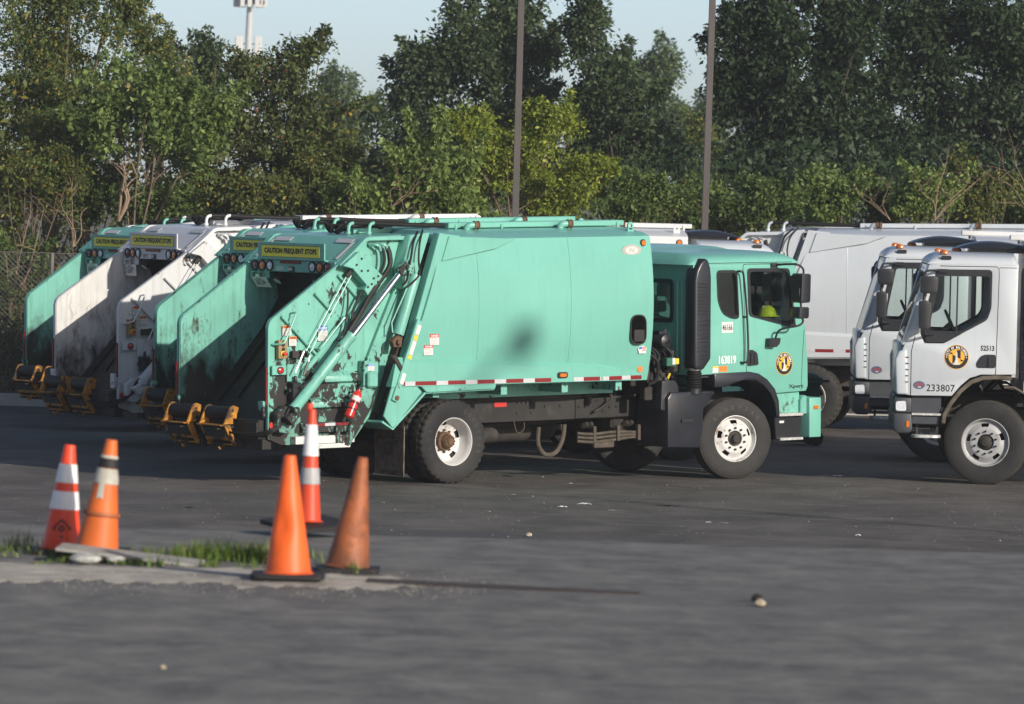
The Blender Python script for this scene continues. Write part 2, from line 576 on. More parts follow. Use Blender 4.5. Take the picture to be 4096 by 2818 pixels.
def leaves_mesh(name, centers, spread, per, size, seed, ma, up=.35, flat=.0, ar=.52):
    rng = np.random.default_rng(seed)
    C = np.repeat(np.array(centers, float), per, axis=0); n = len(C)
    S = np.repeat(np.array(spread, float), per)
    d = rng.normal(size=(n, 3)); d /= np.linalg.norm(d, axis=1)[:, None]
    P = C + d * (S * rng.random(n) ** .45)[:, None] * np.array([1, 1, .8])
    # leaf direction droops outwards
    t = d * .6 + rng.normal(size=(n, 3)) * .55; t[:, 2] -= .25
    t /= np.linalg.norm(t, axis=1)[:, None]
    nrm = rng.normal(size=(n, 3)) * .7 + d * .35; nrm[:, 2] += up
    b = np.cross(t, nrm); b /= (np.linalg.norm(b, axis=1)[:, None] + 1e-9)
    nn = np.cross(b, t)
    L = size * (.45 + 1.15 * rng.random(n) ** 1.6); Wd = L * ar * .5 * (.7 + .6 * rng.random(n))
    v = np.empty((n, 4, 3))
    v[:, 0] = P; v[:, 1] = P + t * (L * .45)[:, None] + b * Wd[:, None] + nn * (L * .10)[:, None]
    v[:, 2] = P + t * L[:, None]; v[:, 3] = P + t * (L * .45)[:, None] - b * Wd[:, None] + nn * (L * .10)[:, None]
    me = bpy.data.meshes.new(name)
    me.vertices.add(n * 4); me.loops.add(n * 4); me.polygons.add(n)
    me.vertices.foreach_set('co', v.reshape(-1)); me.loops.foreach_set('vertex_index', np.arange(n * 4, dtype=np.int32))
    me.polygons.foreach_set('loop_start', np.arange(0, n * 4, 4, dtype=np.int32))
    me.polygons.foreach_set('loop_total', np.full(n, 4, dtype=np.int32))
    me.update(calc_edges=True); me.materials.append(ma)
    return me


BARK = mat('bark', (0.13, 0.095, 0.065), .9, var=.4, vscale=6, stretch=(1, 1, .3), bump=.5, bscale=25)
BARKD = mat('dark bark', (0.05, 0.04, 0.032), .9, var=.4, vscale=6, bump=.5, bscale=25)
TWIG = mat('bare twig bark', (0.24, 0.165, 0.11), .85, var=.3, vscale=8)
LM = dict(
    yellow=leaf_mat('yellowing leaves', [(0, (0.057, 0.096, 0.026)), (.5, (0.103, 0.144, 0.038)), (.84, (0.161, 0.185, 0.050)), (1, (0.368, 0.270, 0.047))]),
    broad=leaf_mat('bright broad leaves', [(0, (0.075, 0.123, 0.032)), (.55, (0.137, 0.200, 0.052)), (1, (0.261, 0.327, 0.093))]),
    red=leaf_mat('green and russet leaves', [(0, (0.052, 0.080, 0.025)), (.6, (0.105, 0.133, 0.038)), (.93, (0.156, 0.200, 0.063)), (1, (0.261, 0.080, 0.044))]),
    olive=leaf_mat('olive leaves', [(0, (0.052, 0.073, 0.020)), (.6, (0.111, 0.139, 0.034)), (.92, (0.183, 0.200, 0.050)), (1, (0.418, 0.293, 0.050))]),
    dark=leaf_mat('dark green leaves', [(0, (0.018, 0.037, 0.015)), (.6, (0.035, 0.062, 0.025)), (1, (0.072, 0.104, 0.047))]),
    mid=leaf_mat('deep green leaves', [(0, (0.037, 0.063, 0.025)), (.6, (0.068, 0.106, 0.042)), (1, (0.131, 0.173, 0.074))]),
    lime=leaf_mat('lime leaves', [(0, (0.118, 0.173, 0.022)), (.6, (0.209, 0.266, 0.031)), (1, (0.366, 0.372, 0.055))]),
    pale=leaf_mat('pale green leaves', [(0, (0.105, 0.160, 0.038)), (.6, (0.183, 0.253, 0.063)), (1, (0.314, 0.372, 0.112))]),
    shrub=leaf_mat('shrub leaves', [(0, (0.059, 0.100, 0.027)), (.6, (0.105, 0.160, 0.042)), (1, (0.209, 0.253, 0.074))]),
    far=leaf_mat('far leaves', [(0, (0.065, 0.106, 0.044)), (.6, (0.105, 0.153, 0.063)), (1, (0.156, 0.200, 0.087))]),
)
VEG = [0]


def plant(name, label, cat, Y, blobs, nclus, per, size, lm, base_v, seed, bark=None, crad=.30, trunk_r=.09, limbs=8, depth=1.0, group=None, zbase=-.1, hollow=.35, up=.35):
    """blobs: (vx, vy, rx, ry) as bearings seen from the road; built as a real crown of depth `depth`*rx"""
    rng = random.Random(seed); VEG[0] += 1
    k = Y / 14670.0
    base = at(base_v, 400, Y); base = Vector((base.x, Y, zbase))
    T = thing(name, label, cat, base, group=group)
    cen, spr = [], []; tot = sum(b[2] * b[3] for b in blobs)
    bl = []
    for (vx, vy, rx, ry) in blobs:
        c = at(vx, vy, Y) - base; a, b_ = rx * k, ry * k
        bl.append((c, a, b_))
        m_ = max(3, int(1.7 * nclus * rx * ry / tot))
        lumps = []
        for i in range(max(4, m_ // 9)):
            while True:
                d = Vector((rng.uniform(-1, 1), rng.uniform(-1, 1), rng.uniform(-1, 1)))
                if d.length < 1:
                    break
            lumps.append((d * .78, rng.uniform(.26, .46)))
        for i in range(m_):
            ld_, lr_ = lumps[i % len(lumps)]
            d = Vector((rng.gauss(0, 1), rng.gauss(0, 1), rng.gauss(.25, 1))).normalized() * lr_ * rng.uniform(.55, 1.05)
            d = ld_ + d
            p = c + Vector((d.x * a, d.y * a * depth, d.z * b_))
            if p.z > .05:
                cen.append(tuple(p)); spr.append(crad * rng.uniform(.6, 1.25))
    # ragged shoots standing out of the crown
    ns_ = max(8, len(cen) // 9); cc_ = sum((c for c, a, b_ in bl), Vector()) / len(bl)
    for i in range(ns_):
        q = Vector(cen[rng.randrange(len(cen))]); dv = (q - cc_); dv.z = dv.z * .7 + .3 * dv.length
        dv = dv.normalized() if dv.length > 1e-6 else Vector((0, 0, 1)); dv += Vector((rng.uniform(-.5, .5), rng.uniform(-.5, .5), rng.uniform(-.1, .5)))
        ln_ = rng.uniform(.12, .48) * (Y / 112)
        for k2 in range(4):
            pq = q + dv.normalized() * ln_ * (k2 + 1) / 4
            cen.append(tuple(pq)); spr.append(crad * (.5 - .09 * k2))
    me = leaves_mesh('crown', cen, spr, int(per * 1.75), size * .82, seed, lm, up)
    co = link('crown', me, T)
    tb = MB(); top = max((c.z for c, a, b_ in bl)); cm = sum((c for c, a, b_ in bl), Vector()) / len(bl)
    fork = Vector((cm.x * .35, cm.y * .3, max(.4, top * .42)))
    tb.tube(catmull([(0, 0, 0), (fork.x * .4 + rng.uniform(-.05, .05), 0, fork.z * .5), fork], 4), [trunk_r * (1 - .35 * i / 8) for i in range(9)], 8)
    tb.build('trunk', bark or BARK, T)
    lb = MB()
    tgt = rng.sample(range(len(cen)), min(limbs, len(cen)))
    for i in tgt:
        e = Vector(cen[i]); mid = fork.lerp(e, .5) + Vector((rng.uniform(-.15, .15), rng.uniform(-.15, .15), rng.uniform(.0, .25)))
        pts = catmull([fork, mid, e], 4)
        lb.tube(pts, [trunk_r * .5 * (1 - .85 * q / (len(pts) - 1)) for q in range(len(pts))], 5)
        for q in range(2):
            j = rng.randrange(len(cen)); e2 = Vector(cen[j])
            if (e2 - mid).length < 1.4:
                lb.tube([mid, mid.lerp(e2, .6) + Vector((0, 0, .06)), e2], [trunk_r * .22, trunk_r * .14, trunk_r * .05], 4)
    if limbs:
        lb.build('limbs', bark or BARK, T)
    return T


plant('tall_tree', 'tall yellowing tree at the left edge reaching out of the frame', 'tree', 117,
      [(50, 40, 130, 120), (190, 20, 130, 110), (130, 170, 150, 120), (270, 60, 70, 90), (20, 260, 110, 110), (200, 270, 110, 90), (290, -10, 60, 60)], 430, 26, .085, LM['yellow'], 90, 1, crad=.34, trunk_r=.13, limbs=16)
plant('broadleaf_tree', 'bright green broad-leaved tree with forked pale trunk left of centre', 'tree', 111.5,
      [(330, 240, 110, 100), (420, 290, 90, 90), (250, 200, 70, 90), (370, 350, 110, 70), (230, 290, 60, 70), (465, 245, 50, 50)], 210, 20, .125, LM['broad'], 268, 2, crad=.26, trunk_r=.055, limbs=6)
plant('slender_tree', 'thin-crowned tree with russet tips below the phone mast', 'tree', 113,
      [(610, 165, 90, 80), (670, 115, 60, 55), (545, 150, 45, 45), (560, 250, 70, 80), (690, 260, 80, 80), (600, 340, 110, 90), (520, 330, 60, 80)], 300, 17, .095, LM['red'], 640, 3, bark=BARKD, crad=.26, trunk_r=.06, limbs=20)
plant('dark_tree', 'small dark tree behind the broad-leaved tree', 'tree', 127, [(430, 170, 70, 70), (470, 210, 60, 70), (400, 220, 60, 80), (455, 130, 35, 35)], 120, 24, .095, LM['mid'], 430, 4, crad=.32)
plant('yellow_tree', 'olive and yellow tree between the tall tree and the dark one', 'tree', 121, [(340, 160, 60, 60), (300, 200, 70, 70), (370, 230, 60, 60), (330, 110, 40, 40)], 110, 22, .085, LM['yellow'], 330, 5, crad=.3)
for i, (vx, vy, rx, ry, Y, lm, lab) in enumerate([
        (60, 420, 120, 110, 111.5, 'olive', 'olive shrub low at the left edge behind the chain-link fence'),
        (190, 430, 90, 100, 112.5, 'shrub', 'leafy shrub left of the forked pale trunk'),
        (340, 470, 110, 70, 112.0, 'shrub', 'green shrub under the broad-leaved tree'),
        (470, 440, 90, 90, 113.5, 'olive', 'brownish olive shrub under the slender tree'),
        (590, 460, 100, 70, 111.5, 'olive', 'dense olive shrub behind the leftmost cabs'),
        (720, 420, 90, 110, 112.5, 'olive', 'wide olive bush right of the slender tree'),
        (800, 460, 60, 60, 111.0, 'pale', 'pale bush beside the wide olive bush'),
        (110, 330, 110, 90, 114, 'yellow', 'yellowing bush in front of the tall left tree'),
        (30, 640, 90, 130, 110.4, 'shrub', 'tangled green bush pushing through the chain-link fence'),
        (25, 830, 75, 85, 110.1, 'shrub', 'low green bush at the foot of the chain-link fence')]):
    plant('shrub', lab, 'shrub', Y, [(vx, vy, rx, ry), (vx - rx * .5, vy - ry * .35, rx * .5, ry * .5), (vx + rx * .5, vy - ry * .2, rx * .5, ry * .6)], 120, 22, .085, LM[lm], vx, 20 + i, crad=.24, trunk_r=.04, limbs=8, group='shrubs behind the yard')
# far hazy trees
for i, (blobs, Y, lab) in enumerate([
        ([(745, 195, 50, 40), (775, 260, 70, 60), (720, 300, 80, 90), (790, 340, 60, 70)], 210, 'hazy far tree left of the big dark central tree'),
        ([(1478, 150, 45, 30), (1450, 190, 40, 40), (1500, 280, 60, 60)], 215, 'hazy far tree at the right shoulder of the big dark central tree'),
        ([(1560, 290, 70, 60), (1620, 260, 60, 50), (1680, 300, 80, 70), (1540, 350, 60, 60)], 225, 'hazy far trees behind the right light pole')]):
    plant('far_tree', lab, 'tree', Y, blobs, 160, 26, .15, LM['far'], blobs[1][0], 50 + i, crad=.55, depth=1.0, limbs=6, group='far trees')
plant('big_tree', 'big dark rounded tree in the centre behind the left light pole', 'tree', 138,
      [(1050, 110, 120, 120), (960, 170, 110, 110), (1150, 70, 90, 110), (900, 290, 80, 100), (1030, 270, 150, 110), (1180, 220, 110, 120), (980, 390, 150, 90), (1150, 380, 120, 100), (870, 400, 60, 80), (1220, 120, 50, 60)],
      620, 26, .135, LM['mid'], 1040, 60, bark=BARKD, crad=.40, trunk_r=.13, limbs=10)
plant('spired_tree', 'dark tree with a pointed top joined to the big central tree', 'tree', 136,
      [(1310, 70, 45, 90), (1350, 170, 75, 110), (1400, 270, 95, 120), (1330, 320, 100, 110), (1450, 370, 70, 90), (1400, 440, 110, 60)], 380, 26, .13, LM['mid'], 1370, 61, bark=BARKD, crad=.38, trunk_r=.16, limbs=14)
plant('lime_bush', 'sunlit lime-green bush in the middle behind the light pole', 'bush', 113,
      [(1090, 320, 70, 80), (1230, 290, 70, 70), (1160, 370, 110, 90), (1290, 390, 80, 60), (1250, 440, 120, 60), (1060, 420, 60, 70), (1350, 385, 25, 25)], 300, 24, .085, LM['lime'], 1170, 62, crad=.25, trunk_r=.06, limbs=14)
plant('pale_bush', 'pale leafy bush left of the lime-green bush', 'bush', 111,
      [(900, 410, 70, 60), (960, 400, 80, 70), (1030, 430, 60, 60), (860, 460, 60, 50), (940, 330, 18, 40), (985, 310, 16, 40), (1045, 360, 20, 40), (990, 470, 80, 40)], 190, 18, .12, LM['pale'], 950, 63, crad=.2, trunk_r=.04, limbs=18)
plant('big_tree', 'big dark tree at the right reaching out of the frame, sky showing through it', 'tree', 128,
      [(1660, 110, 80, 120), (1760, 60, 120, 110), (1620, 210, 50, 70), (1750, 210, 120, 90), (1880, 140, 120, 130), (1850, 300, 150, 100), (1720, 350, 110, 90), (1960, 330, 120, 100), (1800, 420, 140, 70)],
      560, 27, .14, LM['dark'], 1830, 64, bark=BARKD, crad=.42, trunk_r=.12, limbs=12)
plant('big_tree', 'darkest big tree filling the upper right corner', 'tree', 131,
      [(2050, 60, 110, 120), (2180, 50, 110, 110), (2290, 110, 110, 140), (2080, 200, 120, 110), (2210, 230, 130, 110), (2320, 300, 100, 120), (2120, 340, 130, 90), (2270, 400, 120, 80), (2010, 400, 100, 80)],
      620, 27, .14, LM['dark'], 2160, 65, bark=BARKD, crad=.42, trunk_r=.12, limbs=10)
plant('yellow_tree', 'olive tree behind the right light pole', 'tree', 160, [(1580, 340, 60, 70), (1640, 370, 60, 70), (1560, 410, 60, 60)], 90, 24, .12, LM['yellow'], 1600, 66, crad=.4, limbs=6)
for i, (vx, vy, rx, ry, lm, lab) in enumerate([
        (1450, 460, 80, 60, 'shrub', 'green shrub left of the right light pole'), (1540, 480, 70, 50, 'shrub', 'low shrub just left of the right light pole'),
        (1640, 490, 70, 60, 'shrub', 'low shrub just right of the right light pole'), (1730, 470, 60, 60, 'shrub', 'shrub with upright shoots right of the right pole'),
        (1870, 450, 80, 70, 'broad', 'bright green shrub above the white truck tail'), (1990, 470, 70, 60, 'shrub', 'shrub above the long white truck body'),
        (2100, 460, 80, 60, 'pale', 'pale sparse shrub among bare twigs at right'), (2220, 450, 80, 60, 'olive', 'olive shrub near the right edge'), (2310, 470, 60, 60, 'shrub', 'green shrub at the right edge')]):
    plant('shrub', lab, 'shrub', 113 + (i % 3) * .8, [(vx, vy, rx, ry), (vx - rx * .4, vy - ry * .7, rx * .35, ry * .5), (vx + rx * .5, vy - ry * .4, rx * .4, ry * .5)], 95, 20, .09, LM[lm], vx, 80 + i, crad=.2, trunk_r=.035, limbs=10, group='shrubs behind the yard')
# undergrowth mass that closes the gaps low down
rng = random.Random(99)
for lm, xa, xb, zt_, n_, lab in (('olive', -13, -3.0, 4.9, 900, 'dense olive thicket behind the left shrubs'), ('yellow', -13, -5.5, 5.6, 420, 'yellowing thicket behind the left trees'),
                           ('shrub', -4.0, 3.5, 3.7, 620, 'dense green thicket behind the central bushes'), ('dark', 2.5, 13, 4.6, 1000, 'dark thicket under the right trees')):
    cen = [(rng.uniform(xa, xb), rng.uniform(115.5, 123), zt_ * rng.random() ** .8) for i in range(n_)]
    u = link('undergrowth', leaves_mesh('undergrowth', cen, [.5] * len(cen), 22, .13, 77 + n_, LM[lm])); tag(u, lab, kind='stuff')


# bare branches
def bare(name, label, v0, Y, tips, seed, r=.022, zb=None):
    rng = random.Random(seed); p = at(v0[0], v0[1], Y)
    T = thing(name, label, 'branch', p, group='bare branches')
    mb = MB()
    for k, (vx, vy) in enumerate(tips):
        e = at(vx, vy, Y) - p; e.y += rng.uniform(-.3, .3)
        m1 = e * .35 + Vector((rng.uniform(-.1, .1), 0, rng.uniform(-.05, .12))); m2 = e * .7 + Vector((rng.uniform(-.1, .1), 0, rng.uniform(-.05, .1)))
        pts = catmull([(0, 0, 0), m1, m2, e], 4)
        mb.tube(pts, [r * (1 - .8 * i / (len(pts) - 1)) for i in range(len(pts))], 5)
        for q in range(5):
            b = Vector(pts[rng.randrange(3, len(pts))]); d = Vector((rng.uniform(-1, 1), rng.uniform(-.4, .4), rng.uniform(-.1, 1))).normalized() * rng.uniform(.15, .5)
            mb.tube([b, b + d * .5 + Vector((0, 0, .03)), b + d], [r * .35, r * .25, r * .08], 4)
    mb.build('stem', TWIG, T)


bare('bare_branch', 'forked pale branch under the broad-leaved tree', (262, 500), 110.6, [(285, 390), (262, 360), (300, 400)], 1, .035)
bare('bare_branch', 'brown upright branch above the leftmost green truck', (160, 560), 110.2, [(132, 440), (155, 420), (110, 470), (190, 470)], 2, .014)
bare('bare_branch', 'leaning brown branch at the left edge behind the fence', (20, 720), 110.0, [(5, 560), (60, 480), (90, 470), (70, 600)], 3, .02)
bare('bare_branch', 'thin tangled branches low at the fence corner', (8, 880), 109.9, [(20, 720), (45, 690), (5, 700), (50, 800)], 4, .02)
bare('bare_branch', 'arching bare twig at the right above the long white truck', (2110, 500), 112.0, [(2190, 400), (2240, 380), (2080, 420), (2140, 330)], 5, .011)
bare('bare_branch', 'bare twig reaching in from the right edge', (2320, 480), 112.0, [(2230, 440), (2200, 350), (2260, 360), (2290, 330)], 6, .011)
bare('bare_branch', 'thin bare twig above the tail of the long white truck', (2010, 500), 112.0, [(1960, 440), (1930, 420), (1990, 410)], 7, .008)
bare('bare_branch', 'thin diagonal twig in the pale bush', (880, 470), 110.5, [(960, 370), (900, 400), (1000, 430)], 8, .008)

# ============================================================ chain-link fence
FEN = mat('galvanised wire', (0.17, 0.155, 0.14), .6, metal=.3, var=.2, vscale=8)
fx0, fx1, fy, fz0, fz1 = -14.0, -5.2, 109.3, -.12, 2.35
T = thing('chain_link_fence', 'grey chain-link fence with bushes growing through it at the far left', 'fence', (fx0, fy, fz0))
for x in (0.2, 3.2, 6.2, 8.6):
    MB().cyl((x, 0, -.2), (x, 0, fz1 - fz0), .035, 10).build('post', FEN, T)
MB().cyl((0, 0, fz1 - fz0), (fx1 - fx0, 0, fz1 - fz0), .007, 5).build('top_wire', FEN, T)
wm = MB(); Wd, Ht = fx1 - fx0, fz1 - fz0; st = .085
n = int((Wd + Ht) / st)
for i in range(n):
    c = i * st
    for sgn in (1, -1):
        # line x = c - z (or mirrored), clipped to the panel
        z0, z1 = max(0, c - Wd), min(Ht, c)
        if z1 - z0 < .05:
            continue
        a = Vector((c - z0, 0, z0)); b = Vector((c - z1, 0, z1))
        if sgn < 0:
            a.x, b.x = Wd - a.x, Wd - b.x
        wm.tube([a + Vector((0, .006 * sgn, 0)), b + Vector((0, .006 * sgn, 0))], .0042, 3, False)
wm.build('wire_mesh', FEN, T, recalc=False)

# ============================================================ light poles, phone mast
POLE = mat('brown pole paint', (0.085, 0.072, 0.066), .45, var=.08, vscale=2)
for (v, vyb, Y, lab, lean) in ((1158, 487, 104.5, 'slim brown square light pole left of centre', .004), (1585, 530, 105.5, 'slim brown square light pole right of centre', .010)):
    b = at(v, vyb, Y); k = 105 / 14670 * 15
    T = thing('light_pole', lab, 'light pole', (b.x - .0, Y, -.1), (0, lean, R(0)), group='light poles')
    h = 10.5; w = .056
    MB().add([(-w, -w, 0), (w, -w, 0), (w, w, 0), (-w, w, 0), (-w * .92, -w * .92, h), (w * .92, -w * .92, h), (w * .92, w * .92, h), (-w * .92, w * .92, h)],
             [(3, 2, 1, 0), (4, 5, 6, 7), (0, 1, 5, 4), (1, 2, 6, 5), (2, 3, 7, 6), (3, 0, 4, 7)]).build('shaft', POLE, T, .008)
    MB().box(-.16, .16, -.16, .16, 0, .03).build('base_plate', POLE, T)
    MB().box(-.22, .22, -.75, -.10, h - .02, h + .14).build('lamp_head', POLE, T, .02)
hw = Vector((.02, 81.28, 1.70)) + sdir * 40.0
T = thing('street_lamp', 'street lamp just outside the right of the frame, its head shading the green truck body', 'street lamp', (hw.x - 1.3, hw.y - 1.12, 1.4))
o_ = hw - Vector((hw.x - 1.3, hw.y - 1.12, 1.4))
MB().lathe([(.0001, -.28), (.14, -.24), (.22, -.12), (.23, .05), (.17, .2), (.06, .3)], o_, (.62, .54, .5), 20).build('lamp_head', POLE, T)
MB().tube(catmull([o_, o_ * .0 + Vector((o_.x * .62, o_.y * .62, o_.z - .42)), Vector((.15, .13, o_.z - 1.3)), Vector((0, 0, o_.z - 2.2))], 6), .065, 10).build('lamp_arm', POLE, T)
MB().cyl((0, 0, 0), (0, 0, o_.z - 2.15), .06, 12).build('shaft', POLE, T)
Y = 420; p = at(538, 400, Y); k = Y / 14670
GAL = mat('mast grey', (0.46, 0.47, 0.48), .6); ANT = mat('antenna white', (0.58, 0.58, 0.565), .6); ANTD = mat('antenna bracket', (0.12, 0.12, 0.13), .6)
T = thing('phone_mast', 'tall phone mast with white panel antennas far behind the trees', 'mast', (p.x, Y, -.5))
zt = at(543, -40, Y).z + .5
MB().lathe([(.30, 0), (.20, zt)], (0, 0, 0), (.0205, 0, 1), 14).build('mast_pole', GAL, T)
zc = at(543, 5, Y).z + .5; zc2 = at(540, 100, Y).z + .5
xm = lambda z: .0205 * z
MB().lathe([(.62, zc - .15), (.66, zc - .1), (.66, zc + .1), (.62, zc + .15)], (.3, 0, 0), (.0205, 0, 1), 14).build('antenna_collar', ANTD, T)
for a in range(12):
    an = 2 * math.pi * a / 12; rr = .78 if a % 2 else .95
    x, y = xm(zc) + rr * math.cos(an), rr * math.sin(an)
    MB().box(x - .14, x + .14, y - .08, y + .08, zc - .35, zc + 1.9).build('antenna', ANT, T, .02)
    MB().beam((xm(zc), 0, zc + .2), (x, y, zc + .2), .07, .07).build('antenna_arm', ANTD, T)
for s in (-1, 1):
    x = xm(zc2) + s * .62
    MB().box(x - .24, x + .24, -.2, .2, zc2 - .75, zc2 + .5).build('antenna', ANT, T, .04)
    MB().beam((xm(zc2), 0, zc2), (x, 0, zc2), .08, .08).build('antenna_arm', ANTD, T)

# ============================================================ air
me = bpy.data.meshes.new('haze')
me.from_pydata([(x, y, z) for z in (-1.8, 21) for y in (-110, 1810) for x in (-1510, 1510)], [], [(0, 2, 3, 1), (4, 5, 7, 6), (0, 1, 5, 4), (2, 6, 7, 3), (0, 4, 6, 2), (1, 3, 7, 5)])
hm = bpy.data.materials.new('haze'); hm.use_nodes = True; hm.node_tree.nodes.clear()
hv = hm.node_tree.nodes.new('ShaderNodeVolumePrincipled'); ho_ = hm.node_tree.nodes.new('ShaderNodeOutputMaterial')
hv.inputs['Color'].default_value = (.86, .91, 1, 1); hv.inputs['Density'].default_value = .00025; hv.inputs['Anisotropy'].default_value = .0
hm.node_tree.links.new(hv.outputs[0], ho_.inputs['Volume']); me.materials.append(hm)
tag(link('haze', me), 'thin pale summer haze', kind='stuff')

